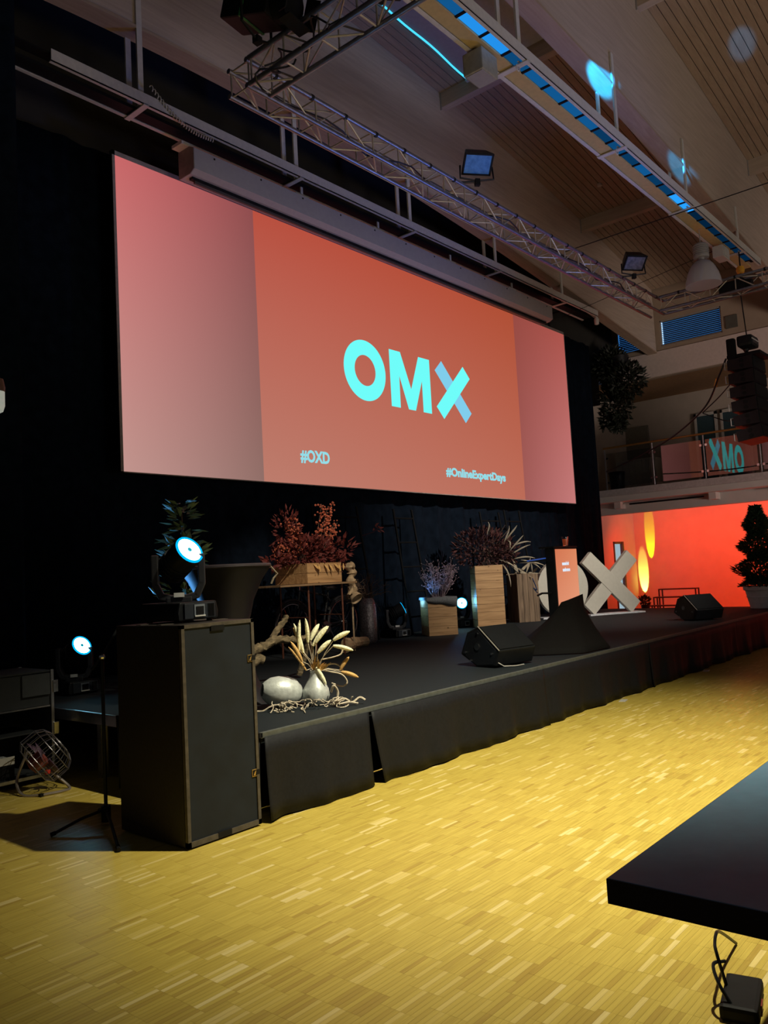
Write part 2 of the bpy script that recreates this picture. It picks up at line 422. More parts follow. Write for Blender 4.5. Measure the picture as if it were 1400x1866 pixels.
# ---- roof: deck, curved glulam beams, purlins, planks between the beams
def arch_strip(x0, x1, fn_lo, fn_hi, y0, y1, n=14):
    b = MB(); vs = []; fs = []
    for i in range(n+1):
        x = x0 + (x1-x0)*i/n
        for (y, z) in ((y0, fn_lo(x)), (y1, fn_lo(x)), (y1, fn_hi(x)), (y0, fn_hi(x))): vs.append((x, y, z))
    for i in range(n):
        a = i*4; c = a+4
        for k in range(4): fs.append((a+k, c+k, c+(k+1) % 4, a+(k+1) % 4))
    fs.append((3, 2, 1, 0)); e = n*4; fs.append((e, e+1, e+2, e+3))
    b.add(vs, fs); return b
def build_roof():
    deck = mat('roof_deck_dark', (0.02, 0.016, 0.013), 0.9)
    ce = struct(arch_strip(0.5, 20.4, lambda x: zu(x)+0.03, lambda x: zu(x)+0.2, -1.0, 9.0, 30).build('ceiling', deck))
    for y in (4.08, 7.58):
        arch_strip(0.5, 19.98, zl, lambda x: zu(x)+0.02, y, y+0.2, 40).build('roof_beam', GLULAM, ce)
        lip = arch_strip(0.5, 19.98, lambda x: zl(x)-0.035, lambda x: zl(x), y-0.025, y+0.225, 40)
        lip.build('beam_edge_board', PLANK, ce)
    segs = [(0.6, 5.95), (6.10, 11.05), (11.20, 16.15), (16.30, 19.95)]
    for (y0, y1) in ((0.85, 4.08), (4.28, 7.58)):
        for xp in (6.025, 11.125, 16.225):
            zc = zu(xp)
            MB().box((xp, (y0+y1)/2, zc-0.12), (0.15, y1-y0-0.002, 0.27)).build('purlin', PURL, ce, bevel=0.006)
            for ye in (y0+0.012, y1-0.012):
                MB().box((xp-0.08, ye, zc-0.14), (0.012, 0.02, 0.32)).build('purlin_hanger', GREYM, ce)
    for (y0, y1) in ((0.85, 4.08), (4.28, 7.58)):
        k = 25; w = (y1-y0)/k
        for (sx0, sx1) in segs:
            if sx1 < 6: continue
            me = arch_strip(sx0, sx1, lambda x: zu(x), lambda x: zu(x)+0.02, 0, w-0.013, 10).mesh('ceiling_plank'); me.materials.append(PLANK)
            for i in range(k): inst('ceiling_plank', me, ce, (0, y0 + 0.0065 + i*w, 0))
    return ce
ceil_o = build_roof()

# skylight blind between two purlins with daylight leaking past its edge
def build_skylight():
    t = struct(arch_strip(6.15, 10.98, lambda x: zu(x)-0.06, lambda x: zu(x)-0.05, 4.32, 6.93, 14).build('window_1', mat('skylight_blind_fabric', (0.40, 0.37, 0.35), 0.9, var=0.05)))
    b = MB(); pts = [(6.15 + 4.8*i/24, 6.955 + 0.012*math.sin(i*0.9), zu(6.15+4.8*i/24)-0.062) for i in range(25)]
    b.tube(pts, 0.016, 5); b.build('daylight_gap', DAYC, t)
    b = MB().box((10.96, 6.94, zu(10.9)-0.10), (0.06, 0.06, 0.05)); b.build('blind_clip', WHITEM, t)
build_skylight()

# ---- walls
struct(MB().bb(0.5, 18.35, 8.72, 8.9, 0, 10.2).bb(18.35, 19.95, 8.72, 8.9, 6.32, 10.2).bb(18.35, 18.95, 8.72, 8.9, 5.5, 6.32).build('wall_back', WALLD))
def build_end_wall():
    wl = MB()
    X0, X1 = 20.0, 20.15
    zb, zt = 6.15, 9.0
    # wall with two window openings (Y 5.95..7.45, z 6.93..7.55) and (Y 7.86..8.62)
    wl.bb(X0, X1, -4.0, 8.9, zb, 6.92)
    wl.bb(X0, X1, -4.0, 8.9, 7.57, zt)
    for (a_, b_) in ((-4.0, -2.6), (-1.1, -0.8), (0.7, 1.0), (2.5, 5.95)): wl.bb(X0, X1, a_, b_, 6.92, 7.57)
    wl.bb(X0, X1, 7.46, 7.82, 6.92, 7.57); wl.bb(X0, X1, 8.62, 8.9, 6.92, 7.57)
    w = struct(wl.build('wall_right', WALLM))
    MB().bb(19.97, 20.0, -4.0, 8.7, 6.17, 6.80).build('parapet_band', mat('parapet_plaster', (0.62, 0.52, 0.48), 0.85, var=0.05), w)
    MB().box((19.985, 5.72, 7.12), (0.03, 0.27, 0.30)).build('vent_grille', mat('vent_grille_grey', (0.09, 0.085, 0.07), 0.7), w)
    n = 2
    for (y0, y1, z0, z1) in ((5.95, 7.46, 6.92, 7.57), (7.82, 8.62, 6.92, 7.57), (1.0, 2.5, 6.92, 7.57), (-0.8, 0.7, 6.92, 7.57), (-2.6, -1.1, 6.92, 7.57)):
        fr = MB(); fr.bb(20.02, 20.08, y0, y0+0.03, z0, z1); fr.bb(20.02, 20.08, y1-0.03, y1, z0, z1); fr.bb(20.02, 20.08, y0, y1, z0, z0+0.03); fr.bb(20.02, 20.08, y0, y1, z1-0.03, z1)
        wo = struct(fr.build('window_%d' % n, GREYM)); n += 1
        MB().bb(20.13, 20.14, y0, y1, z0, z1).build('sky_pane', emis('dusk_sky_blue', (0.06, 0.34, 1.0), 0.95), wo)
        sm = MB().box((0, 0, 0), (0.008, y1-y0-0.09, 0.047), (0, math.radians(22), 0)).mesh('slat'); sm.materials.append(mat('blind_slat_blue', (0.05, 0.10, 0.17), 0.35, metal=0.3))
        k = 13
        for i in range(k):
            inst('slat', sm, wo, (20.07, (y0+y1)/2, z0+0.045+i*(z1-z0-0.08)/(k-1)))
        if 5 < y1 < 7.6:
            mm = MB().box((0, 0, 0), (0.01, 0.022, 0.02)).mesh('blind_light_hole'); mm.materials.append(emis('daylight_white', (0.6, 0.85, 1.0), 1.5))
            for i in range(k-1): inst('blind_light_hole', mm, wo, (20.055, y1-0.045, z0+0.07+i*(z1-z0-0.08)/(k-1)))
build_end_wall()

def build_gallery():
    # recessed upper gallery: floor slab with white fascia, soffit, back wall with doors, glass balustrade
    slab = struct(MB().bb(18.78, 23.0, -4.0, 9.6, 3.02, 3.22).build('trim_1', WHITEW))
    slab['label'] = 'gallery floor slab'
    MB().bb(18.70, 18.78, -4.0, 9.6, 3.16, 3.32).build('fascia_strip', mat('gallery_fascia_white', (0.50, 0.46, 0.46), 0.6), slab)
    MB().bb(19.25, 19.5, -4.0, 9.6, 2.74, 3.02).build('downstand_beam', WHITEW, slab)
    for y in (4.2, 6.1, 8.4):
        MB().bb(18.95, 19.25, y, y+0.16, 2.86, 3.02).build('bracket', WHITEW, slab)
    for (y0, y1) in ((3.0, 5.0), (6.4, 8.2)):
        MB().bb(19.02, 19.06, y0, y1, 2.93, 2.97).build('curtain_track', BLACK, slab)
    struct(MB().bb(20.15, 23.0, -4.0, 10.8, 6.15, 6.3).build('trim_2', mat('gallery_soffit', (0.27, 0.15, 0.07), 0.8)))
    bw = struct(MB().bb(22.6, 22.8, -4.0, 10.8, 3.22, 6.15).build('wall_gallery', CAVE))
    struct(MB().bb(18.2, 22.6, 9.65, 9.8, 3.22, 9.4).build('wall_gallery_side', CAVE))
    # grey door left on the gallery, two glazed doors
    d = struct(MB().bb(22.50, 22.59, 8.98, 10.0, 3.23, 5.42).build('door_1', mat('grey_door', (0.17, 0.155, 0.12), 0.6), bevel=0.004))
    MB().bb(22.46, 22.50, 9.05, 9.17, 4.2, 4.24).build('door_handle', ALU, d)
    struct(d)
    gl = mat('gallery_door_glass', (0.05, 0.09, 0.11), 0.08, spec=0.7, var=0.05)
    for i, (y0, y1) in enumerate(((7.05, 7.65), (6.2, 6.95))):
        fr = MB(); x0, x1 = 22.5, 22.58
        fr.bb(x0, x1, y0, y0+0.06, 3.23, 5.5); fr.bb(x0, x1, y1-0.06, y1, 3.23, 5.5); fr.bb(x0, x1, y0, y1, 5.42, 5.5)
        dd = struct(fr.build('door_%d' % (i+2), WHITEM))
        MB().bb(22.53, 22.55, y0+0.05, y1-0.05, 3.3, 5.42).build('pane', gl, dd)
    s = MB().bb(22.46, 22.49, 9.72, 9.86, 5.12, 5.28).build('fire_sign', mat('fire_sign_red', (0.30, 0.03, 0.02), 0.5)); tag(s, 'small red square fire sign on the gallery door', 'sign')
    # orange-lit lower wall, a return with a glazed door
    struct(MB().bb(22.0, 22.15, -4.0, 9.4, 0, 3.02).build('wall_end_lower', WHITEW))
    rt = MB(); rt.bb(19.6, 20.55, 9.4, 9.55, 0, 3.02); rt.bb(21.15, 22.15, 9.4, 9.55, 0, 3.02); rt.bb(20.55, 21.15, 9.4, 9.55, 2.1, 3.02)
    struct(rt.build('wall_end_return', WHITEW))
    fr = MB(); fr.bb(20.55, 20.61, 9.38, 9.46, 0, 2.1); fr.bb(21.05, 21.15, 9.36, 9.46, 0, 2.1); fr.bb(20.55, 21.15, 9.38, 9.46, 2.04, 2.1)
    dd = struct(fr.build('door_4', mat('dark_door_frame', (0.05, 0.03, 0.03), 0.5)))
    MB().bb(20.6, 21.06, 9.43, 9.45, 0.05, 2.04).build('pane', emis('daylit_door_glass', (0.42, 0.58, 0.66), 0.75), dd)
    # balustrade
    t = thing('glass_balustrade', 'glass balustrade with a brass handrail along the gallery edge', 'railing', (18.75, 6.0, 3.32))
    glass = bpy.data.materials.new('balustrade_glass'); glass.use_nodes = True
    nt = glass.node_tree; nt.nodes.clear()
    tr = nt.nodes.new('ShaderNodeBsdfTransparent'); tr.inputs[0].default_value = (0.86, 0.9, 0.9, 1)
    gs = nt.nodes.new('ShaderNodeBsdfGlossy'); gs.inputs['Roughness'].default_value = 0.0; gs.inputs[0].default_value = (1, 1, 1, 1)
    fz = nt.nodes.new('ShaderNodeFresnel'); fz.inputs[0].default_value = 1.85
    mx = nt.nodes.new('ShaderNodeMixShader'); ou = nt.nodes.new('ShaderNodeOutputMaterial')
    nt.links.new(fz.outputs[0], mx.inputs[0]); nt.links.new(tr.outputs[0], mx.inputs[1]); nt.links.new(gs.outputs[0], mx.inputs[2]); nt.links.new(mx.outputs[0], ou.inputs[0])
    brass = mat('brass_handrail', (0.34, 0.18, 0.05), 0.35, metal=0.6)
    ys = [8.62, 7.42, 6.22, 5.02, 3.82, 2.62]
    for i, y in enumerate(ys):
        p = MB().tube([(18.77, y, 3.32), (18.77, y, 4.33)], 0.018, 8); p.build('post', ALU, t, smooth=True, world=True)
        if i < len(ys)-1:
            MB().bb(18.745, 18.755, ys[i+1]+0.05, y-0.05, 3.38, 4.22).build('pane', glass, t, world=True)
            for z in (3.5, 4.1):
                for yy in (y-0.06, ys[i+1]+0.06):
                    MB().box((18.757, yy, z), (0.03, 0.05, 0.05)).build('glass_clamp', CHROME, t, world=True)
    MB().tube([(18.77, 8.66, 4.36), (18.77, 2.4, 4.36)], 0.026, 10).build('handrail', brass, t, smooth=True, world=True)
    # white vertical boards behind glass near the bin: radiator-like panelling
    b = thing('waste_bin', 'dark round waste bin behind the balustrade by the grey door', 'bin', (19.6, 8.72, 3.22))
    MB().lathe([(0.16, 0), (0.2, 0.6), (0.19, 0.6), (0.15, 0.02)], 20).build('bin_body', BLACKP, b, smooth=True)
    MB().lathe([(0.205, 0.58), (0.215, 0.6), (0.205, 0.62)], 20).build('bin_rim', BLACKP, b, smooth=True)
    c = MB()
    for i in range(6): c.bb(20.3+0.001*i, 20.34, 8.05+i*0.16, 8.2+i*0.16, 3.23, 4.25)
    for i in range(6):
        pass
    pn = thing('gallery_cabinet', 'low pale panelled cupboard behind the balustrade', 'cupboard', (20.35, 8.5, 3.22))
    MB().bb(20.36, 20.75, 7.98, 9.05, 3.22, 4.2).build('carcass', CAVE, pn, world=True)
    for i in range(6):
        MB().bb(20.33, 20.36, 7.99+i*0.177, 8.16+i*0.177, 3.26, 4.18).build('panel', mat('pale_panel', (0.30, 0.27, 0.24), 0.7), pn, world=True)
build_gallery()

# ---- lighting trays hung below the beams
def tray(beam_y, x0, x1, label, blue):
    t = thing('lighting_tray', label, 'lighting tray', (x0, beam_y, 6.93))
    yf, yb = beam_y-0.12, beam_y+0.27
    zb = 6.93
    xf_ = x0 if blue else 3.96
    b = MB(); b.bb(xf_, x1, yf, yf+0.012, zb, zb+0.13); b.bb(xf_, x1, yf, yf+0.05, zb, zb+0.01)
    b.build('front_profile', WHITEM, t, world=True)
    b = MB(); b.bb(x0, x1, yb-0.012, yb, zb, zb+0.11); b.bb(x0, x1, yb-0.045, yb, zb, zb+0.01)
    b.build('back_profile', WHITEM, t, world=True)
    b = MB(); b.bb(x0, x1, yb-0.205, yb-0.05, zb+0.012, zb+0.05)
    b.build('light_trough', mat('yellowed_trough', (0.50, 0.37, 0.16), 0.5, var=0.08) if blue else BLACK, t, world=True)
    b = MB(); b.bb(x0, x1, yf+0.05, yb-0.21, zb+0.10, zb+0.12); b.build('cable_bed', BLACK, t, world=True)
    for x in (5.07, 7.48, 9.97, 12.48, 15.02):
        if x < x0 or x > x1: continue
        c = MB(); c.bb(x-0.035, x+0.035, yf-0.005, yb+0.005, zb-0.014, zb-0.001); c.build('cross_bar', WHITEM, t, world=True)
        for y in (yf+0.018, yb-0.018):
            top = zl(x)+(0.42 if y < beam_y else 0.42)
            yy = beam_y-0.016 if y < beam_y else beam_y+0.216
            c = MB(); c.bb(x-0.035, x+0.035, yy-0.012, yy+0.012, zb+0.02, top); c.build('hanger_strut', WHITEM, t, world=True)
        if blue:
            r = MB(); r.tube([(x-0.02+0.035*math.cos(a*PI/6), yf+0.12, zb-0.035+0.035*math.sin(a*PI/6)) for a in range(13)], 0.006, 5); r.build('ring', WHITEM, t, world=True)
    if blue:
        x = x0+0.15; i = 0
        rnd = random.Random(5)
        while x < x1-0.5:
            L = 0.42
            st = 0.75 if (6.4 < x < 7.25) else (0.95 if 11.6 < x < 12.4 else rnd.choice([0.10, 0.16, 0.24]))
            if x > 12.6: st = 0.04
            mm = emis('tray_reflection_glow_%03d' % int(st*100), (0.02, 0.34, 1.0), st*1.1)  # emission stands in for blue light reflected in the tray
            MB().bb(x, x+L-0.03, yf+0.06, yb-0.212, zb+0.03, zb+0.04).build('painted_reflection_panel', mm, t, world=True)
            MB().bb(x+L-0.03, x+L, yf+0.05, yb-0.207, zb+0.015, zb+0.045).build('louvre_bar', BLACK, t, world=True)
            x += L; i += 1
    return t
tray(7.58, 3.3, 16.45, 'white steel lighting tray running above the projection screen', False)
tray(4.08, 5.0, 16.0, 'white steel lighting tray with panels painted to glow like blue reflections under the roof beam', True)

# ================================================================== STAGE, CURTAIN, SCREEN
def curtain(name, label, x0, x1, y, z0, z1, amp=0.05, n=160, seed=1, m=CURT, group=None):
    rnd = random.Random(seed); ph = [rnd.uniform(0, 6.28) for _ in range(4)]
    vs = []; fs = []; rows = 7
    for r in range(rows):
        z = z0 + (z1-z0)*r/(rows-1)
        for i in range(n+1):
            x = x0 + (x1-x0)*i/n
            k = amp*(0.5*math.sin(x*9+ph[0]) + 0.35*math.sin(x*15.7+ph[1]+0.15*z) + 0.15*math.sin(x*31+ph[2]))
            vs.append((x, y+k*(1-0.3*r/rows), z))
    W_ = n+1
    for r in range(rows-1):
        for i in range(n): fs.append((r*W_+i, r*W_+i+1, (r+1)*W_+i+1, (r+1)*W_+i))
    b = MB().add(vs, fs)
    o = b.build(name, m, None, smooth=True)
    md = o.modifiers.new('thickness', 'SOLIDIFY'); md.thickness = 0.004
    return tag(o, label, 'curtain', group)
curtain('stage_curtain', 'black backdrop curtain hanging behind the stage', 2.0, 18.25, 8.58, 0.0, 6.86, 0.05, 420, 1)
curtain('side_curtain', 'black side curtain at the left edge, in front of the backdrop', -1.5, 3.43, 7.16, 0.0, 9.2, 0.04, 150, 2)

def build_stage():
    t = thing('stage_platform', 'long low stage with dark carpet top and black cloth skirt', 'stage', (9.9, 6.2, 0))
    MB().bb(3.45, 16.3, 4.05, 8.45, 0.49, 0.56).build('stage_deck', CARPET, t, world=True, bevel=0.006)
    b = MB(); b.bb(3.44, 16.31, 4.034, 4.06, 0.525, 0.562); b.build('front_edge_strip', mat('grey_edge_tape', (0.075, 0.082, 0.078), 0.55, var=0.25), t, world=True, bevel=0.004)
    b = MB(); b.bb(3.425, 3.455, 5.7, 8.4, 0.47, 0.557); b.build('side_edge_profile', ALU, t, world=True, bevel=0.003)
    b = MB(); b.bb(3.425, 3.452, 4.034, 5.7, 0.53, 0.56); b.build('side_edge_strip', CLOTH, t, world=True)
    for x in (3.6, 5.6, 7.6, 9.6, 11.6, 13.6, 15.6):
        for y in (4.4, 6.2, 8.0):
            MB().bb(x-0.03, x+0.03, y-0.03, y+0.03, 0, 0.49).build('stage_leg', ALU, t, world=True)
    # front skirt: several cloth widths, slightly wavy, first two overlap at a fold
    def cloth(x0, x1, y, z1, n, seed, lift=0.0, flare=0.03, axis='x', slant=0.0):
        rnd = random.Random(seed); ph = [rnd.uniform(0, 6.28) for _ in range(4)]
        vs = []; fs = []; rows = 6
        for r in range(rows):
            f = r/(rows-1); z = z1 + (0.008 - z1)*f
            for i in range(n+1):
                x = x0 + (x1-x0)*i/n
                k = (0.020*math.sin(x*6.5+ph[0]) + 0.012*math.sin(x*13+ph[1]+f) + 0.006*math.sin(x*27+ph[2]-f))*f
                yy = y - 0.004 - flare*f*f*0.5 + k + lift
                xx = x + slant*f*(1-i/n)
                zz = z + (0.006*math.sin(x*5+ph[3]) if r == rows-1 else 0)
                p = (xx, yy, zz) if axis == 'x' else (yy, x, zz)
                vs.append(p)
        for r in range(rows-1):
            for i in range(n): fs.append((r*(n+1)+i, (r+1)*(n+1)+i, (r+1)*(n+1)+i+1, r*(n+1)+i+1))
        o = MB().add(vs, fs).build('skirt_cloth', SKIRT, t, smooth=True, world=True)
        md = o.modifiers.new('thickness', 'SOLIDIFY'); md.thickness = 0.003; md.offset = 0
        return o
    cloth(3.46, 4.46, 4.030, 0.53, 40, 11, 0.0, 0.05)
    cloth(4.47, 7.0, 4.026, 0.53, 70, 12, -0.012, 0.05, slant=0.10)
    cloth(6.98, 9.6, 4.030, 0.53, 60, 13)
    cloth(9.58, 12.9, 4.028, 0.53, 60, 14)
    cloth(12.88, 16.3, 4.030, 0.53, 60, 15)
    cloth(4.05, 5.72, 3.445, 0.53, 40, 16, 0.0, 0.02, axis='y')
    cloth(4.05, 8.4, 16.33, 0.53, 40, 17, 0.0, 0.02, axis='y')
    # two scraps of white tape at the skirt's foot
    for (x, y) in ((8.55, 3.93), (11.2, 3.93)):
        o = MB().box((0, 0, 0.004), (0.14, 0.07, 0.006), (0, 0, 0.2)).build('paper_scrap', WHITEM); o.location = (x, y, 0)
        tag(o, 'white paper scrap on the parquet at the skirt, %s' % ('nearer the tables' if x < 9 else 'farther along the stage'), 'paper')
build_stage()

def build_screen():
    YS = 8.19
    t = thing('projection_screen', 'huge coral red projection screen showing OMX in pale cyan', 'screen', (10.64, YS, 2.85))
    fr = MB(); x0, x1, z0, z1 = 5.07, 16.20, 2.856, 6.697
    fr.bb(x0, x1, YS+0.004, YS+0.05, z0, z1); fr.build('screen_backing', BLACK, t, world=True)
    e = 0.035
    fr = MB(); fr.bb(x0, x1, YS-0.006, YS+0.004, z1-e*1.6, z1); fr.bb(x0, x0+e, YS-0.006, YS+0.004, z0, z1)
    fr.bb(x1-e*0.6, x1, YS-0.006, YS+0.004, z0, z1); fr.bb(x0, x1, YS-0.006, YS+0.004, z0, z0+0.012)
    fr.build('screen_border', mat('screen_border_grey', (0.30, 0.26, 0.25), 0.7), t, world=True)
    for x in (6.2, 8.7, 11.2, 13.7, 15.6):
        b = MB().bb(x-.02, x+.02, YS+.01, YS+.04, z1, z1+.30); b.bb(x-.02, x+.02, 7.84, YS+.04, z1+.27, z1+.30); b.build('hanging_bracket', BLACK, t, world=True)
    S = 1.0
    A = x0+e; B = 7.22; C_ = 14.04; D = x1-e*0.6; zb, zt = z0+0.012, z1-e*1.6
    ox = -10.64; oz = -2.85
    ml = screen_mat('slide_left', srgb(200, 103, 104), srgb(142, 77, 78), srgb(192, 147, 140), srgb(144, 110, 103), A+ox, B+ox, zb+oz, zt+oz, S)
    mc = screen_mat('slide_centre', srgb(184, 80, 64), srgb(176, 80, 54), srgb(188, 124, 108), srgb(188, 108, 88), B+ox, C_+ox, zb+oz, zt+oz, S)
    mr = screen_mat('slide_right', srgb(150, 74, 66), srgb(172, 84, 76), srgb(160, 92, 88), srgb(196, 122, 120), C_+ox, D+ox, zb+oz, zt+oz, S)
    for (a, b, m, n) in ((A, B, ml, 'picture_side_panel'), (B, C_, mc, 'picture_slide'), (C_, D, mr, 'picture_side_panel')):
        MB().bb(a, b, YS-0.003, YS+0.003, zb, zt).build(n, m, t, world=True)
    y = YS-0.006
    U = (1, 0, 0); V = (0, 0, 1)
    # letter O
    n = 64; cx, cz, ro, ri = 9.405, 4.738, 0.491, 0.246
    vs = []; fs = []
    for i in range(n):
        a = 2*PI*i/n; c, s = math.cos(a), math.sin(a)
        vs += [(cx+ro*c, y, cz+ro*s*0.985), (cx+ri*c, y, cz+ri*s), (cx+ro*c, y+0.002, cz+ro*s*0.985), (cx+ri*c, y+0.002, cz+ri*s)]
    for i in range(n):
        p, q = i*4, ((i+1) % n)*4
        fs += [(p, p+1, q+1, q), (p+2, q+2, q+3, p+3), (p, q, q+2, p+2), (p+1, p+3, q+3, q+1)]
    MB().add(vs, fs).build('letter_o', CYANE, t, world=True)
    M_ = [(10.015, 5.195), (10.30, 5.195), (10.552, 4.60), (10.79, 5.195), (11.095, 5.195), (11.095, 4.25), (10.86, 4.25), (10.86, 4.79), (10.647, 4.25), (10.461, 4.25), (10.25, 4.79), (10.245, 4.25), (10.015, 4.25)]
    # concave M built from convex pieces
    b = MB()
    for poly in ([M_[0], M_[12], M_[11], M_[10], M_[1]], [M_[1], M_[10], M_[9], M_[2]], [M_[2], M_[9], M_[8]], [M_[2], M_[8], M_[7], M_[3]], [M_[3], M_[7], M_[6], M_[5], M_[4]]):
        b.prism([(p[0], p[1]) for p in poly], (0, y+0.002, 0), U, V, 0.002)
    b.build('letter_m', CYANE, t, world=True)
    b = MB().prism([(11.452, 5.236), (11.246, 5.042), (12.11, 4.20), (12.31, 4.396)], (0, y+0.001, 0), U, V, 0.002)
    b.build('letter_x_bar', CYANE2, t, world=True)
    b = MB().prism([(12.11, 5.24), (11.242, 4.397), (11.445, 4.20), (12.316, 5.043)], (0, y-0.001, 0), U, V, 0.002)
    b.build('letter_x_bar', CYANE, t, world=True)
    for body, xa, xb, zbase, hh in (('#OXD', 7.913, 8.505, 3.197, 0.145), ('#OnlineExpertDays', 11.404, 13.345, 3.20, 0.125)):
        me = text_mesh(body, hh*1.62, emis('slide_text_cyan', srgb(150, 225, 235), 0.95), 'hashtag_text', 0.009)
        xs = [v.co.x for v in me.vertices]; k = (xb-xa)/(max(xs)-min(xs))
        o = inst('hashtag_text', me, t, (xa-10.64-min(xs)*k, -0.006, zbase-2.85), (PI/2, 0, 0), (k, 1, 1))
build_screen()

def build_cassette():
    t = thing('screen_cassette', 'long grey roll-up screen housing hung above the picture', 'screen housing', (10.2, 7.72, 6.44))
    b = MB()
    x0, x1 = 5.80, 14.56
    prof = [(7.58, 6.50), (7.58, 6.76), (7.66, 6.80), (7.88, 6.80), (7.88, 6.46), (7.66, 6.46)]
    b.prism([(p[0], p[1]) for p in prof], (x0, 0, 0), (0, 1, 0), (0, 0, 1), x1-x0)
    b.build('housing', mat('housing_grey', (0.36, 0.345, 0.345), 0.5, var=0.04), t, world=True)
    for x in (x0-0.012, x1):
        MB().prism(prof, (x, 0, 0), (0, 1, 0), (0, 0, 1), 0.012).build('end_cap', mat('end_cap_grey', (0.20, 0.18, 0.16), 0.5), t, world=True)
    MB().bb(x0+0.05, x1-0.05, 7.70, 7.76, 6.43, 6.46).build('roller_slot', BLACK, t, world=True)
    MB().bb(x0+0.1, x1-0.1, 7.715, 7.745, 6.395, 6.43).build('weight_bar', mat('dark_bar', (0.06, 0.05, 0.05), 0.4), t, world=True)
    for x in (7.48+0.2, 9.3, 11.2, 13.2):
        b = MB().bb(x-0.13, x+0.13, 7.66, 7.70, 6.80, 6.83); b.bb(x-0.02, x+0.02, 7.67, 7.69, 6.83, 6.944); b.build('hanging_bracket', WHITEM, t, world=True)
    for x in [x0+0.3+i*0.75 for i in range(12)]:
        MB().box((x, 7.578, 6.72), (0.02, 0.008, 0.02)).build('screw', BLACK, t, world=True)
    b = MB().bb(x0-0.12, x0+0.05, 7.66, 7.86, 6.80, 6.84).build('end_bracket', WHITEM, t, world=True)
    # coiled lead from the tray to the housing
    c = thing('coiled_lead', 'coiled white lead between the tray strut and the screen housing', 'cable', (5.1, 7.4, 7.1))
    pts = []
    for i in range(150):
        f = i/149; x = 5.12 + 0.86*f; z = 7.16 - 0.30*f - 0.12*math.sin(PI*f)
        pts.append((x, 7.44+0.02*math.cos(i*1.05), z+0.022*math.sin(i*1.05)))
    MB().tube(pts, 0.006, 5).build('coil', WHITEM, c, smooth=True, world=True)
build_cassette()

# ================================================================== TRUSS
def truss(name, label, p0, p1, w=0.24, rings=False):
    p0 = Vector(p0); p1 = Vector(p1); d = (p1-p0); L = d.length; d.normalize()
    t = thing(name, label, 'truss', p0)
    s = Vector((0, 0, 1)).cross(d).normalized(); up = Vector((0, 0, 1))
    cn = [p0 + s*(w/2)*a + up*(w*b) for a, b in ((-1, 0), (1, 0), (1, 1), (-1, 1))]
    for c in cn:
        MB().tube([c, c+d*L], 0.025, 10).build('chord', TRUSSM, t, smooth=True, world=True)
    pitch = 0.42; k = int(L/pitch)
    for f in range(4):
        a, b = cn[f], cn[(f+1) % 4]
        m = MB()
        for i in range(k):
            q = d*(i*pitch+0.03)
            m.tube([a+q, b+q], 0.009, 5, False)
            if f % 2 == i % 2: m.tube([a+q, b+q+d*(pitch*0.75)], 0.009, 5, False)
            else: m.tube([b+q, a+q+d*(pitch*0.75)], 0.009, 5, False)
        m.build('lacing', BRACEM, t, world=True, kind='stuff')
    if rings:
        rm = MB().tube([(-0.015, 0, 0), (0.015, 0, 0)], 0.030, 10).mesh('cable_tie'); rm.materials.append(BLACKP)
        i = 0.35
        while i < L-0.3:
            c = cn[rings] + d*i - p0
            inst('cable_tie', rm, t, c, (0, 0, math.atan2(d.y, d.x))); i += 0.47
    return t
truss('lighting_truss', 'long aluminium box truss running parallel to the screen', (4.57, 5.31, 5.91), (14.18, 5.31, 5.91), rings=3)
truss('lighting_truss', 'aluminium truss arm crossing the upper left, carrying black lanterns', (4.70, 5.16, 5.91), (4.70, -1.2, 5.91), rings=False)
truss('lighting_truss', 'aluminium truss arm on the far right, running towards the hall', (14.05, 5.16, 5.91), (14.05, -1.5, 5.91), rings=3)

def floodlight(loc, rotz, label, blue):
    t = thing('floodlight', label, 'floodlight', loc, rotz, 'halogen floodlights on the truss')
    tilt = Matrix.Rotation(math.radians(48), 4, 'X')
    b = MB(); w, h, dp = 0.37, 0.27, 0.17
    vs = [(-w/2, 0, -h/2), (w/2, 0, -h/2), (w/2, 0, h/2), (-w/2, 0, h/2), (-w*.36, dp, -h*.2), (w*.36, dp, -h*.2), (w*.36, dp, h*.42), (-w*.36, dp, h*.42)]
    b.add([tilt @ Vector(v) for v in vs], [(3, 2, 1, 0), (4, 5, 6, 7), (0, 1, 5, 4), (2, 3, 7, 6), (1, 2, 6, 5), (3, 0, 4, 7)])
    hd = b.build('lamp_housing', BLACKP, t, bevel=0.012)
    g = MB().box((0, -0.008, 0), (w*0.88, 0.012, h*0.84)); g.v = [tuple(tilt @ Vector(v)) for v in g.v]
    g.build('glass', mat('flood_glass_blue_reflection', (0.05, 0.14, 0.45), 0.25, metal=0.5, var=0.4, emit=(0.03, 0.2, 0.9), estr=0.12) if blue else mat('flood_glass_grey', (0.22, 0.20, 0.18), 0.25, metal=0.6, var=0.4), hd)  # blue tint and faint emission stand in for a reflection; the lamp is off
    fr = MB()
    for (c, s) in (((0, -0.014, h*.45), (w, .02, .02)), ((0, -0.014, -h*.45), (w, .02, .02)), ((w*.47, -0.014, 0), (.02, .02, h*.9)), ((-w*.47, -0.014, 0), (.02, .02, h*.9))): fr.box(c, s)
    fr.v = [tuple(tilt @ Vector(v)) for v in fr.v]
    fr.build('front_frame', BLACK, hd)
    br = MB(); br.tube([(-w/2-.02, .06, .0), (-w/2-.03, .05, -.16), (0, .05, -.19), (w/2+.03, .05, -.16), (w/2+.02, .06, 0)], 0.012, 6)
    br.box((0, .05, -.21), (.06, .06, .08)); br.build('bracket', BLACKP, t)
    MB().tube([(0, .05, -.2), (-.28, .05, -.23)], 0.014, 6).build('clamp_arm', BLACKP, t)
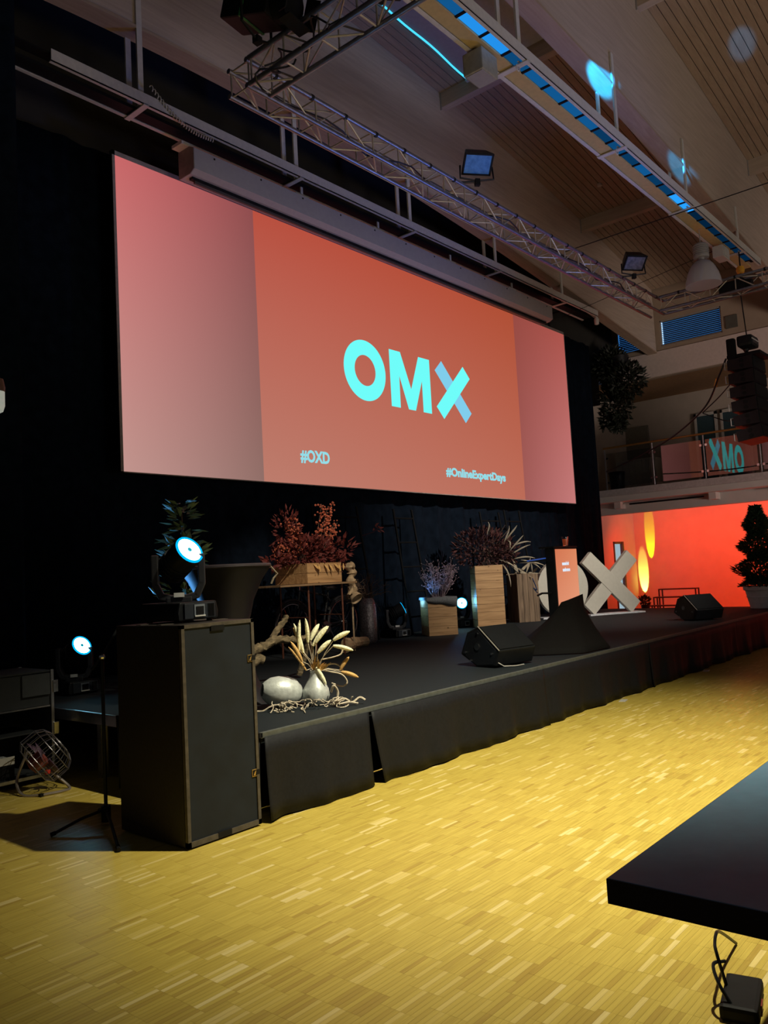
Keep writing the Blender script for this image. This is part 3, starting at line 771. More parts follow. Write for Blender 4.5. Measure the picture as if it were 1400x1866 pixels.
floodlight((8.15, 5.10, 6.46), math.radians(-38), 'black floodlight with a painted blue reflection in its glass above the middle of the truss', True)
floodlight((12.80, 5.10, 6.46), math.radians(-38), 'black floodlight with an unlit glass at the far end of the truss', False)

def lantern(loc, rotz, label, tape):
    t = thing('stage_lantern', label, 'stage light', loc, rotz, 'black lanterns on the left truss arm')
    R = Matrix.Rotation(math.radians(18), 4, 'X')
    b = MB().box((0, 0, 0.0), (0.30, 0.52, 0.24)); b.v = [tuple(R @ Vector(v)) for v in b.v]
    h = b.build('lamp_body', BLACK, t, bevel=0.02)
    b = MB()
    for i in range(5): b.box((0, -0.2+0.08*i, 0.13), (0.26, 0.02, 0.03))
    b.v = [tuple(R @ Vector(v)) for v in b.v]; b.build('cooling_fins', BLACK, h)
    b = MB().tube([(0, -0.26, 0), (0, -0.42, 0)], 0.13, 16); b.v = [tuple(R @ Vector(v)) for v in b.v]; b.build('lens_tube', BLACK, t, smooth=True)
    b = MB()
    for (c, s, r) in (((0.17, -0.47, 0), (.01, .12, .26), (0, 0, .4)), ((-0.17, -0.47, 0), (.01, .12, .26), (0, 0, -.4)), ((0, -0.47, 0.16), (.28, .12, .01), (.4, 0, 0)), ((0, -0.47, -0.16), (.28, .12, .01), (-.4, 0, 0))): b.box(c, s, r)
    b.v = [tuple(R @ Vector(v)) for v in b.v]; b.build('barn_doors', BLACK, t)
    b = MB(); b.tube([(-.19, 0, 0), (-.19, 0, -.2), (0, 0, -.27), (.19, 0, -.2), (.19, 0, 0)], 0.014, 6); b.box((0, 0, -.27), (.06, .06, .06)); b.build('yoke', BLACK, t)
    if tape:
        b = MB().box((0, 0.02, -0.002), (0.305, 0.03, 0.248)); b.v = [tuple(R @ Vector(v)) for v in b.v]
        b.build('green_tape', mat('green_tape', (0.03, 0.22, 0.05), 0.6), h)
lantern((4.42, 4.86, 6.36), 0.15, 'black lantern with green tape on the left truss arm by the beam', True)
lantern((4.74, 3.75, 6.32), -0.2, 'black lantern without tape at the top edge of the left truss arm', False)
# loose cables tucked into the left arm
for i, (y0, y1) in enumerate(((5.0, 4.2), (4.4, 3.4), (5.1, 4.7))):
    pts = [(4.62+0.1*math.sin(j*0.9+i), y0+(y1-y0)*j/14, 6.02+0.07*math.sin(j*0.7+i*2)-0.05*i) for j in range(15)]
    o = MB().tube(pts, 0.009, 5).build('lantern_cable', BLACKP, None, smooth=True)
    tag(o, ['black cable looped inside the left truss arm near its corner', 'black cable inside the left truss arm below the untaped lantern', 'short black cable at the truss corner'][i], 'cable')
pts = [(4.9+9*j/40, 5.22+0.05*math.sin(j*1.3), 5.97+0.045*math.sin(j*0.8)) for j in range(41)]
tag(MB().tube(pts, 0.010, 5).build('truss_cable', BLACKP, None, smooth=True), 'black cable lying along the inside of the long truss', 'cable')
# steel wires crossing the hall
tag(MB().tube([(11.62, 5.75, 6.52), (11.62, 0.4, 6.56)], 0.007, 6).build('steel_wire', BLACK), 'thin dark steel wire crossing below the roof to the right', 'wire')
tag(MB().tube([(14.6, 7.4, 6.5), (14.6, 4.3, 6.95)], 0.005, 6).build('steel_wire', BLACK), 'short dark wire above the far end of the long truss', 'wire')

# ================================================================== SPEAKERS
def build_sub():
    t = thing('subwoofer', 'tall black subwoofer cabinet standing upright at the stage corner', 'speaker', (3.129, 4.37, 0))
    x0, x1, y0, y1, h = -0.275, 0.275, -0.35, 0.35, 1.287
    brown = mat('dark_brown_paint', (0.020, 0.015, 0.013), 0.55, var=0.2, scale=50, bump=0.1)
    edge = mat('worn_brown_edge', (0.07, 0.058, 0.046), 0.55, var=0.3, scale=30)
    MB().bb(x0, x1, y0+0.02, y1, 0.012, h).build('cabinet', brown, t, bevel=0.006)
    fr = MB(); w = 0.022
    fr.bb(x0, x0+w, y0, y0+0.03, 0.012, h); fr.bb(x1-w, x1, y0, y0+0.03, 0.012, h); fr.bb(x0, x1, y0, y0+0.03, h-w, h); fr.bb(x0, x1, y0, y0+0.03, 0.012, 0.012+w*1.4)
    fr.build('front_frame', edge, t)
    g = MB().bb(x0+w, x1-w, y0+0.008, y0+0.02, 0.012+w*1.4, h-w); gr = g.build('grille', mat('grille_foam', (0.0055, 0.0095, 0.0165), 0.7, var=0.3, scale=6, spec=0.4), t)
    for z in (1.04, 0.33):
        b = MB().bb(x1-w-0.035, x1-w+0.004, y0+0.002, y0+0.008, z-0.022, z+0.022); bd = b.build('badge', mat('gold_badge', (0.55, 0.36, 0.13), 0.3, metal=0.7), gr)
        m = MB().bb(x1-w-0.031, x1-w, y0, y0+0.003, z-0.018, z+0.018); m.build('badge_face', BLACK, gr)
        m = MB().prism([(x1-w-0.027, z-0.014), (x1-w-0.013, z-0.014), (x1-w-0.005, z+0.015), (x1-w-0.018, z+0.004)], (0, y0+0.0005, 0), (1, 0, 0), (0, 0, 1), 0.0012); m.build('badge_emblem', MATS['gold_badge'], gr)
        MB().bb(x1-0.025, x1+0.003, y0-0.001, y0+0.05, z-0.012, z+0.018).build('grille_catch', BLACK, t)
    for z in (h-0.035, 0.03):
        MB().bb(-0.06, 0.04, y0-0.002, y0+0.02, z-0.016, z+0.016).build('grille_catch', BLACK, t)
    for (a, b) in ((x0+.06, y0+.08), (x1-.06, y0+.08), (x0+.06, y1-.06), (x1-.06, y1-.06)):
        MB().tube([(a, b, 0), (a, b, 0.014)], 0.02, 10).build('foot', BLACK, t)
    # pallet-like scuffs on top: two runner strips
    for y in (-0.12, 0.1):
        MB().bb(x0+0.02, x1-0.02, y, y+0.05, h, h+0.004).build('runner', edge, t)
build_sub()

def wedge(loc, rotz, label, w=0.56, extra=True):
    """floor monitor: local -x is the hexagonal side panel seen from the hall"""
    t = thing('stage_monitor', label, 'speaker', loc, rotz, 'stage wedge monitors')
    prof = [(-0.24, 0.02), (0.02, 0.0), (0.25, 0.12), (0.14, 0.34), (-0.02, 0.40), (-0.30, 0.17)]
    b = MB().prism(prof, (-w/2, 0, 0), (0, 1, 0), (0, 0, 1), w)
    b.build('cabinet', BLACKP, t, bevel=0.012)
    side = MB().prism([(p[0]*0.86, 0.02+p[1]*0.88) for p in prof], (-w/2-0.006, 0, 0), (0, 1, 0), (0, 0, 1), 0.006)
    sp = side.build('side_panel', mat('monitor_side_black', (0.008, 0.009, 0.012), 0.35), t)
    MB().tube([(-w/2-0.012, 0.0, 0.2), (-w/2-0.002, 0.0, 0.2)], 0.035, 14).build('pole_socket', CHROME, sp)
    for (y, z) in ((-0.2, 0.14), (0.17, 0.14), (-0.01, 0.33), (0.1, 0.06)):
        MB().tube([(-w/2-0.014, y, z), (-w/2-0.004, y, z)], 0.012, 8).build('screw', CHROME, sp)
    # grille on the sloping face, edge trim, handle slot
    a = Vector((0, -0.02, 0.40)); c = Vector((0, -0.30, 0.17)); d = (c-a).normalized(); n = Vector((1, 0, 0)).cross(d).normalized()
    o = (a+c)/2; R = Matrix((Vector((1, 0, 0)), d, Vector((1, 0, 0)).cross(d))).transposed()
    MB().box(o + n*-0.004, (w*0.94, (c-a).length*0.92, 0.012), R).build('grille', mat('monitor_grille', (0.0055, 0.0065, 0.008), 0.6, spec=0.2), t)
    MB().tube([(-w/2, -0.02, 0.402), (-w/2, -0.30, 0.172)], 0.006, 6).build('edge_trim', mat('worn_edge_light', (0.25, 0.23, 0.2), 0.5), t)
    MB().box((0.05, 0.07, 0.374), (0.10, 0.03, 0.012), (-0.36, 0, 0)).build('handle', CHROME, t)
    if extra:
        MB().tube([(-w/2+0.02, -0.24, 0.06), (-w/2+0.05, -0.30, 0.02), (-w/2+0.18, -0.33, 0.012), (-w/2+0.32, -0.31, 0.010)], 0.006, 6).build('signal_lead', mat('grey_lead', (0.35, 0.33, 0.3), 0.5), t, smooth=True)
    return t
wedge((7.02, 4.55, 0.56), math.radians(-12), 'black floor monitor with a hexagonal side at the stage front', 0.52)
wedge((13.0, 4.62, 0.56), math.radians(-30), 'black floor monitor at the far end of the stage near the potted tree', 0.52, False)

def build_line_array():
    t = thing('line_array', 'black line array of six loudspeakers hung at the right edge', 'speaker array', (14.3, 3.9, 3.45))
    side = mat('array_side_brown', (0.016, 0.0115, 0.014), 0.5, var=0.15, spec=0.2)
    grl = mat('array_grille', (0.006, 0.008, 0.009), 0.6, spec=0.15)
    top = 4.83; h = 0.232
    ang = [0, 0.5, 1, 2, 4.5, 9]
    y_front, z = 3.74, top
    acc = 0
    x0, x1 = 14.0, 14.73
    for i in range(6):
        acc = math.radians(ang[i])
        u = Vector((0, -math.sin(acc), -math.cos(acc)))     # down the front
        b = Vector((0, math.cos(acc), -math.sin(acc)))      # to the back
        p = Vector((0, y_front, z))
        hb = h*0.74
        q = p + b*0.40 + u*(h-hb)/2
        vs = []
        for x in (x0, x1):
            for w_ in (p, p+u*(h-0.012), q+u*hb, q): vs.append((x, w_.y, w_.z))
        e = MB().add(vs, [(0, 1, 2, 3), (7, 6, 5, 4), (0, 4, 5, 1), (1, 5, 6, 2), (2, 6, 7, 3), (3, 7, 4, 0)]).build('array_element', side, t, world=True, bevel=0.006)
        gv = []
        for x in (x0+0.015, x1-0.015):
            for w_ in (p+u*0.012-b*0.012, p+u*(h-0.024)-b*0.012, p+u*(h-0.024)+b*0.0, p+u*0.012+b*0.0): gv.append((x, w_.y, w_.z))
        MB().add(gv, [(0, 1, 2, 3), (7, 6, 5, 4), (0, 4, 5, 1), (1, 5, 6, 2), (2, 6, 7, 3), (3, 7, 4, 0)]).build('grille', grl, e, world=True)
        for s in (0.28, 0.68):
            c = p + b*0.17 + u*h*s
            MB().tube([(x0-0.006, c.y, c.z), (x0+0.002, c.y, c.z)], 0.035, 14).build('side_port', BLACK, e, world=True)
        c = q + u*hb*0.5
        hd = MB().tube([(x0+0.03, c.y-0.03, c.z+0.06), (x0+0.03, c.y+0.05, c.z+0.06), (x0+0.03, c.y+0.05, c.z-0.06), (x0+0.03, c.y-0.03, c.z-0.06)], 0.011, 6)
        hd.build('rigging_bracket', GREYM, e, world=True)
        pp = p + u*h
        y_front, z = pp.y, pp.z
    b = MB().bb(x0+0.05, x1-0.05, 3.62, 4.15, top+0.005, top+0.06); b.build('flying_frame', BLACK, t, world=True, bevel=0.006)
    b = MB().tube([(14.3, 3.9, top+0.06), (14.3, 3.9, top+0.17)], 0.03, 8); b.ball((14.3, 3.9, top+0.16), 0.05); b.build('hook', BLACKP, t, world=True)
    b = MB().bb(14.08, 14.52, 3.74, 3.99, top+0.18, top+0.37); hs = b.build('chain_hoist', BLACKP, t, world=True, bevel=0.05)
    MB().bb(14.1, 14.5, 3.735, 3.745, top+0.28, top+0.30).build('hoist_stripe', WHITEM, hs, world=True)
    b = MB().bb(14.02, 14.14, 4.0, 4.14, top-0.18, top+0.34); b.build('chain_bag', CLOTH, t, world=True, bevel=0.03)
    b = MB().tube([(14.3, 3.87, top+0.36), (14.17, 3.87, 5.9)], 0.010, 6); b.build('hoist_chain', BLACKP, t, world=True)
    # signal cable sagging to the gallery
    pts = [(14.05, 4.16, 4.85), (14.1, 4.3, 4.62), (14.6, 4.75, 4.2), (15.3, 5.6, 3.88), (16.2, 6.6, 3.74), (17.4, 7.7, 3.70), (18.2, 8.35, 3.72)]
    o = MB().tube(smooth_path(pts, 10), 0.016, 6).build('speaker_cable', BLACKP, None, smooth=True); tag(o, 'thick black cable sagging from the line array to the gallery', 'cable')
    o = MB().tube([(14.30, 4.45, 4.47), (14.22, 4.38, 4.58)], 0.028, 8).build('cable_coupler', YEL, None, smooth=True); tag(o, 'small yellow connector on the sagging speaker cable', 'connector')
    pts = [(14.06, 4.14, 4.40), (14.4, 4.45, 4.28), (14.75, 4.85, 4.13)]
    o = MB().tube(smooth_path(pts, 8), 0.010, 5).build('link_cable', BLACKP, None, smooth=True); tag(o, 'thin black link cable branching from the upper array elements', 'cable')
    pts = [(14.75, 4.85, 4.12), (14.5, 4.4, 3.88), (14.1, 4.12, 3.80)]
    o = MB().tube(smooth_path(pts, 8), 0.010, 5).build('link_cable', BLACKP, None, smooth=True); tag(o, 'thin black link cable branching down to the lower array elements', 'cable')

def smooth_path(pts, k):
    P = [Vector(p) for p in pts]; P = [P[0]*2-P[1]] + P + [P[-1]*2-P[-2]]; out = []
    for i in range(1, len(P)-2):
        for j in range(k):
            t = j/k
            out.append(0.5*((2*P[i]) + (P[i+1]-P[i-1])*t + (2*P[i-1]-5*P[i]+4*P[i+1]-P[i+2])*t*t + (3*P[i]-P[i-1]-3*P[i+1]+P[i+2])*t**3))
    out.append(P[-2]); return out
build_line_array()

# ================================================================== MOVING HEADS
def moving_head(loc, rotz, aim, label, power=60, scale=1.0):
    """aim: world direction of the beam"""
    s = scale
    t = thing('moving_head', label, 'stage light', loc, rotz, 'blue moving head lights')
    b = MB()
    b.prism([(-.16*s, 0.012), (.16*s, 0.012), (.165*s, .06*s), (.15*s, .125*s), (-.15*s, .125*s), (-.165*s, .06*s)], (0, .25*s, 0), (1, 0, 0), (0, 0, 1), .38*s)
    ba = b.build('base', BLACKP, t, bevel=0.01*s)
    pm = mat('base_panel_grey', (0.022, 0.026, 0.034), 0.35)
    MB().box((.0, -.138*s, .068*s), (.25*s, .012*s, .095*s)).build('front_panel', pm, ba, bevel=0.004*s)
    MB().box((-.01*s, -.146*s, .07*s), (.085*s, .008*s, .075*s)).build('display_frame', mat('display_frame_grey', (0.16, 0.18, 0.21), 0.4), ba)
    MB().box((-.01*s, -.152*s, .07*s), (.06*s, .006*s, .05*s)).build('display', BLACK, ba)
    MB().box((-.01*s, -.152*s, .036*s), (.085*s, .006*s, .008*s)).build('button_row', WHITEM, ba)
    vb = MB()
    for i in range(6): vb.box(((.065+.009*i)*s, -.146*s, .068*s), (.004*s, .006*s, .08*s))
    vb.build('vent_slots', BLACK, ba)
    for (x, y) in ((-.12, -.09), (.12, -.09), (-.12, .20), (.12, .20)):
        MB().tube([(x*s, y*s, 0), (x*s, y*s, .014)], 0.018*s, 8).build('foot', BLACK, ba)
    # yoke
    yk = MB()
    arc = [(-.145, .42), (-.145, .24), (-.11, .165), (-.05, .15), (.05, .15), (.11, .165), (.145, .24), (.145, .42)]
    for i in range(len(arc)-1):
        p, q = arc[i], arc[i+1]; dx, dz = q[0]-p[0], q[1]-p[1]
        L = math.hypot(dx, dz); yk.box(((p[0]+q[0])/2*s, 0, (p[1]+q[1])/2*s), ((L+.02)*s, .13*s, .045*s), (0, -math.atan2(dz, dx), 0))
    yk.box((0, 0, .14*s), (.16*s, .14*s, .04*s))
    YR = Matrix.Rotation(math.radians(-36) - rotz, 4, 'Z'); YT = Matrix.Translation((0, .05*s, 0)) @ YR
    yk.v = [tuple(YT @ Vector(v)) for v in yk.v]
    yo = yk.build('yoke', mat('yoke_black', (0.022, 0.023, 0.028), 0.4), t, bevel=0.008*s)
    mp_ = MB().box((.0, -.078*s, .172*s), (.065*s, .006*s, .028*s)); mp_.v = [tuple(YT @ Vector(v)) for v in mp_.v]
    mp_.build('maker_plate', mat('plate_white', (0.6, 0.6, 0.6), 0.5), yo)
    # head pivoted between the arms
    inv = Matrix.Rotation(-rotz, 3, 'Z'); d = (inv @ Vector(aim)).normalized()
    piv = Vector((0, .05*s, .385*s))
    q = d.to_track_quat('Z', 'Y'); Rm = q.to_matrix().to_4x4(); Rm.translation = piv
    prof = [(0.0, -.13), (.06, -.13), (.085, -.10), (.094, -.04), (.097, .05), (.102, .10), (.098, .130)]
    hd = MB().lathe([(r*s, z*s) for r, z in prof], 28, Rm).build('head', BLACKP, t, smooth=True)
    hd_f = MB()
    for i in range(4): hd_f.lathe([(.08*s, (-.10+.03*i)*s), (.103*s, (-.095+.03*i)*s), (.103*s, (-.085+.03*i)*s), (.08*s, (-.08+.03*i)*s)], 20, Rm)
    hd_f.build('cooling_ribs', BLACKP, hd)
    MB().lathe([(.098*s, .126*s), (.098*s, .138*s), (.084*s, .138*s), (.084*s, .126*s)], 28, Rm).build('lens_ring', LENSR, hd)
    MB().lathe([(.084*s, .126*s), (.084*s, .135*s)], 28, Rm).build('lens', LENS, hd)
    MB().lathe([(.015*s, .135*s), (.015*s, .140*s)], 12, Rm).build('lens_centre', mat('lens_centre_teal', (0.0, 0.25, 0.35), 0.4, emit=(0, 0.35, 0.5), estr=0.6), hd)
    ld = bpy.data.lights.new('head_beam', 'SPOT'); ld.energy = power; ld.color = (0.10, 0.40, 1.0); ld.spot_size = math.radians(70); ld.spot_blend = 1.0; ld.shadow_soft_size = 0.08*s
    lo = bpy.data.objects.new('head_beam', ld); COL.objects.link(lo); lo.parent = t
    lo.location = piv + d*0.16*s; lo.rotation_euler = d.to_track_quat('-Z', 'Y').to_euler()
    return t
moving_head((3.13, 4.36, 1.291), math.radians(5), (0.06, -0.92, 0.56), 'moving head shining blue on top of the subwoofer', 80)
moving_head((4.01, 7.32, 0.56), math.radians(0), (0.10, -0.90, 0.52), 'moving head shining blue on the stage corner left of the subwoofer', 70)
moving_head((9.72, 8.06, 0.56), math.radians(-10), (0.70, -0.62, 0.42), 'moving head seen edge-on beside the tall silver vase', 60)
moving_head((11.62, 8.18, 0.56), math.radians(-20), (-0.60, -0.70, 0.22), 'moving head facing the hall between the low and the tall wooden crate', 30)

# ================================================================== FURNITURE ON STAGE
def cocktail_table():
    t = thing('cocktail_table', 'standing cocktail table in a black stretch cover behind the subwoofer', 'table', (4.25, 5.35, 0.56))
    sm = mat('stretch_cover_dark', (0.010, 0.0085, 0.012), 0.5, var=0.1, spec=0.4)
    prof = [(.345, 0), (.32, .03), (.23, .18), (.185, .36), (.172, .5), (.182, .64), (.225, .82), (.30, .98), (.365, 1.075), (.372, 1.085)]
    lobe = lambda a, z: 1.0 + (0.10*(math.cos(4*a)) if z < 0.2 else 0.0)*(1-z/0.2 if z < 0.2 else 0)
    MB().lathe(prof, 48, None, lobe).build('stretch_cover', sm, t, smooth=True)
    MB().lathe([(.372, 1.083), (.380, 1.09), (.380, 1.105), (.372, 1.112)], 48).build('table_top', mat('cover_rim', (0.05, 0.042, 0.05), 0.45), t, smooth=True)
    MB().tube([(.372*0.75, -.372*.66, 1.085), (.33, -.27, 1.02), (.295, -.26, 0.985), (.28, -.245, .94)], 0.008, 5).build('cover_seam', mat('seam_beige', (0.25, 0.2, 0.15), 0.6), t)
cocktail_table()

def make_crate(t, sx, sy, h, nb, m, vertical=False, th=0.022, top_open=True):
    """boxes made of boards: every board a part; local origin at base centre"""
    for face in range(4):
        L = sx if face % 2 == 0 else sy; off = (sy if face % 2 == 0 else sx)/2
        a = face*PI/2
        R = Matrix.Rotation(a, 4, 'Z')
        if not vertical:
            bh = h/nb
            for i in range(nb):
                b = MB().box((0, -off+th/2, bh*(i+0.5)), (L-(0 if face % 2 == 0 else 2*th+0.002), th, bh-0.004)); b.v = [tuple(R @ Vector(v)) for v in b.v]
                b.build('board', m, t, bevel=0.002)
        else:
            bw = L/nb
            for i in range(nb):
                dz = random.uniform(-0.012, 0.012)
                b = MB().box((-L/2+bw*(i+0.5), -off+th/2+random.uniform(-.004, .004), (h+dz)/2), (bw-0.006, th, h+dz)); b.v = [tuple(R @ Vector(v)) for v in b.v]
                b.build('board', m, t, bevel=0.002)
    MB().bb(-sx/2+th+.004, sx/2-th-.004, -sy/2+th+.004, sy/2-th-.004, 0.001, 0.02).build('bottom_board', m, t)

def scatter_leaves(b, c, rad, n, L, w, rnd, flat=0.3):
    for _ in range(n):
        while True:
            v = Vector((rnd.uniform(-1, 1), rnd.uniform(-1, 1), rnd.uniform(-1, 1)))
            if v.length < 1: break
        p = Vector(c) + Vector((v.x*rad[0], v.y*rad[1], v.z*rad[2]))
        d = (v + Vector((rnd.uniform(-.6, .6), rnd.uniform(-.6, .6), rnd.uniform(-.4, .8)))).normalized()
        b.leaf(p, d, (rnd.uniform(-1, 1), rnd.uniform(-1, 1), rnd.uniform(-1, 1)), L*rnd.uniform(.6, 1.2), w*rnd.uniform(.6, 1.2))

def display_bench():
    t = thing('display_bench', 'narrow plank on thin rust-brown legs carrying the flower crate', 'bench', (7.03, 7.36, 0.56))
    MB().bb(-.66, .66, -.34, .34, .885, .908).build('plank_top', wood('bench_plank', (0.20, 0.12, 0.06), (0.34, 0.22, 0.12), 0), t, bevel=0.003)
    for x in (-.14, .45):
        for y in (-.26, .24):
            b = MB().tube([(x, y, 0.0), (x, y, .885)], 0.013, 8); b.build('leg', RUST, t, smooth=True)
        MB().tube([(x, -.26, .5), (x, .24, .5)], 0.008, 6).build('stretcher', RUST, t)
    # crate of autumn branches on the plank
    c = thing('flower_crate', 'wooden crate overflowing with dark red leaves and berry sprays', 'crate', (7.16, 7.36, 1.470))
    make_crate(c, .60, .58, .25, 2, CRATEM)
    rnd = random.Random(21)
    b = MB(); scatter_leaves(b, (-.05, 0, .38), (.42, .32, .22), 900, .085, .04, rnd)
    scatter_leaves(b, (-.34, 0, .66), (.20, .15, .28), 160, .085, .035, rnd); scatter_leaves(b, (-.55, -.05, .28), (.18, .15, .07), 50, .10, .05, rnd)
    scatter_leaves(b, (.52, -.05, .42), (.28, .15, .14), 120, .11, .04, rnd); scatter_leaves(b, (.35, -.1, .27), (.2, .15, .1), 60, .12, .03, rnd)
    b.build('red_foliage', REDL, c, kind='stuff')
    st = MB(); be = MB()
    for (x, z, k) in ((-.27, .87, 120), (.40, 1.08, 150), (.55, .78, 80), (-.46, .52, 90), (-.20, .72, 100)):
        for j in range(3):
            tip = Vector((x+rnd.uniform(-.06, .06), rnd.uniform(-.15, .1), z-rnd.uniform(0, .12)))
            base = Vector((x*0.25, rnd.uniform(-.1, .1), .2))
            pts = [base.lerp(tip, f) + Vector((0, 0, .05*math.sin(f*PI))) for f in (0, .25, .5, .75, 1)]
            st.tube(pts, 0.004, 4, False)
            for _ in range(k//3):
                f = rnd.uniform(.45, 1.0); p = base.lerp(tip, f) + Vector((rnd.gauss(0, .035), rnd.gauss(0, .035), rnd.gauss(0, .03)))
                be.ball(p, rnd.uniform(.010, .017), 6, 4)
    st.build('stems', TWIGD, c, kind='stuff'); be.build('berries', REDB, c, kind='stuff')
    cr = MB()
    for i in range(7):
        x = -.2+.09*i; cr.leaf((x, -.29, .24), (rnd.uniform(-.5, .5), -.4, -.6), (0, -1, .2), .14, .04)
    cr.build('dry_leaves', PLUMEB, c)
display_bench()

def fungus():
    t = thing('bracket_fungus', 'twisted beige dried fungus beside the end of the plank', 'decoration', (7.88, 7.3, 0.56))
    pts = smooth_path([(0, 0, 0.0), (.02, .02, .4), (.0, 0, .66), (-.03, 0, .74), (.03, 0, .83), (-.01, 0, .93), (.02, .0, 1.02), (-.03, 0, 1.09), (.03, 0, 1.12)], 5)
    n = len(pts); rs = [0.012 if i < n*0.28 else 0.055+0.018*math.sin(i*1.1) for i in range(n)]
    MB().tube(pts, rs, 10).build('fungus_body', BEIGEP, t, smooth=True)
    MB().lathe([(.02, -.02), (.07, .03), (.09, .10), (.085, .10), (.06, .04), (.0, .0)], 14, Matrix.Translation((-.02, -.03, .74)) @ Matrix.Rotation(2.3, 4, 'X')).build('fungus_cup', BEIGEP, t, smooth=True)
    rnd = random.Random(4); b = MB()
    for i in range(26):
        p = Vector((rnd.uniform(-.05, .12), rnd.uniform(-.05, .05), .85)); pts = [p]
        for j in range(7): p = p + Vector((rnd.uniform(-.03, .06), rnd.uniform(-.03, .03), rnd.uniform(-.06, .03))); pts.append(p)
        b.tube(pts, 0.003, 4, False)
    b.build('curly_twigs', TWIGD, t, kind='stuff')
fungus()

def bicycle():
    t = thing('bicycle', 'black bicycle leaning behind the plank under the flower crate', 'bicycle', (7.96, 8.02, 0.56), math.radians(3))
    bk = mat('bike_black', (0.02, 0.02, 0.022), 0.3)
    r = 0.325
    for i, x in enumerate((-.52, .52)):
        ring = [(x + r*math.cos(a*PI/18), 0, r + 0.018 + r*math.sin(a*PI/18)) for a in range(37)]
        wh = MB().tube(ring, 0.016, 6, False).build('wheel_tyre', bk, t, smooth=True)
        ring = [(x + (r-.022)*math.cos(a*PI/18), 0, r + 0.018 + (r-.022)*math.sin(a*PI/18)) for a in range(37)]
        MB().tube(ring, 0.009, 5, False).build('rim', CHROME, wh, smooth=True)
        sp = MB()
        for a in range(24): sp.tube([(x, 0.02*(-1)**a, r+.012), (x+(r-.02)*math.cos(a*PI/12), 0, r+.012+(r-.02)*math.sin(a*PI/12))], 0.0014, 3, False)
        sp.build('spokes', CHROME, wh)
        MB().tube([(x, -.05, r+.012), (x, .05, r+.012)], 0.02, 8).build('hub', CHROME, wh)
        fd = [(x + (r+.035)*math.cos(a*PI/18), 0, r+.012+(r+.035)*math.sin(a*PI/18)) for a in range(3, 16)]
        MB().tube(fd, 0.022, 6).build('mudguard', bk, t, smooth=True)
    z0 = r+.018
    fr = MB()
    bb_, st, hd0, hd1 = (.08, 0, .29), (.23, 0, .80), (-.40, 0, .62), (-.36, 0, .82)
    for p, q in ((bb_, st), (bb_, hd0), ((.20, 0, .72), hd1), (bb_, (.52, .03, z0)), ((.52, .03, z0), (.21, .02, .72)), (hd1, (-.41, 0, .58)), ((-.41, .03, .58), (-.52, .03, z0)), ((-.41, -.03, .58), (-.52, -.03, z0))): fr.tube([p, q], 0.015, 6)
    fr.build('frame', bk, t, smooth=True)
    MB().tube([(-.36, 0, .80), (-.36, 0, .88), (-.34, -.22, .90), (-.2, -.25, .88)], 0.012, 6).build('handlebar', CHROME, t, smooth=True)
    MB().tube([(-.36, 0, .88), (-.34, .22, .90), (-.2, .25, .88)], 0.012, 6).build('handlebar', CHROME, t, smooth=True)
    MB().lathe([(.0, 0), (.07, .0), (.09, .03), (.06, .06), (0, .065)], 16, Matrix.Translation((.25, 0, .80)) @ Matrix.Scale(1.5, 4, (1, 0, 0))).build('saddle', bk, t, smooth=True)
    MB().lathe([(.085, -.004), (.085, .004)], 24, Matrix.Translation((.08, -.05, .29)) @ Matrix.Rotation(PI/2, 4, 'X')).build('chainwheel', CHROME, t)
    for s in (1, -1):
        MB().tube([(.08, .06*s, .29), (.08+.12*s, .07*s, .29-.10*s)], 0.009, 6).build('crank', CHROME, t)
        MB().box((.08+.12*s, .11*s, .29-.10*s), (.09, .07, .02)).build('pedal', bk, t)
    MB().tube([(.52, -.06, z0), (.35, -.16, .012)], 0.008, 6).build('kickstand', CHROME, t)
bicycle()

def log_pile():
    rnd = random.Random(9)
    for i, (x, y, r, l, a) in enumerate(((7.70, 7.24, .072, .30, .5), (7.98, 7.44, .082, .32, .2), (8.30, 7.60, .068, .26, -.3))):
        b = MB()
        R = Matrix.Translation((0, 0, r*0.9)) @ Matrix.Rotation(a, 4, 'Z') @ Matrix.Rotation(PI/2, 4, 'Y')
        b.lathe([(r*.98, -l/2), (r, -l/4), (r*.93, 0), (r, l/4), (r*.97, l/2)], 11, R, lambda an, z: 1+.09*math.sin(3*an+z*6))
        o = b.build('firewood_log', LOGM); o.location = (x, y, 0.565)
        tag(o, ['split firewood log nearest the white plumes', 'middle split firewood log by the silver vase', 'firewood log touching the tall silver vase'][i], 'log', 'firewood logs by the silver vase')
log_pile()

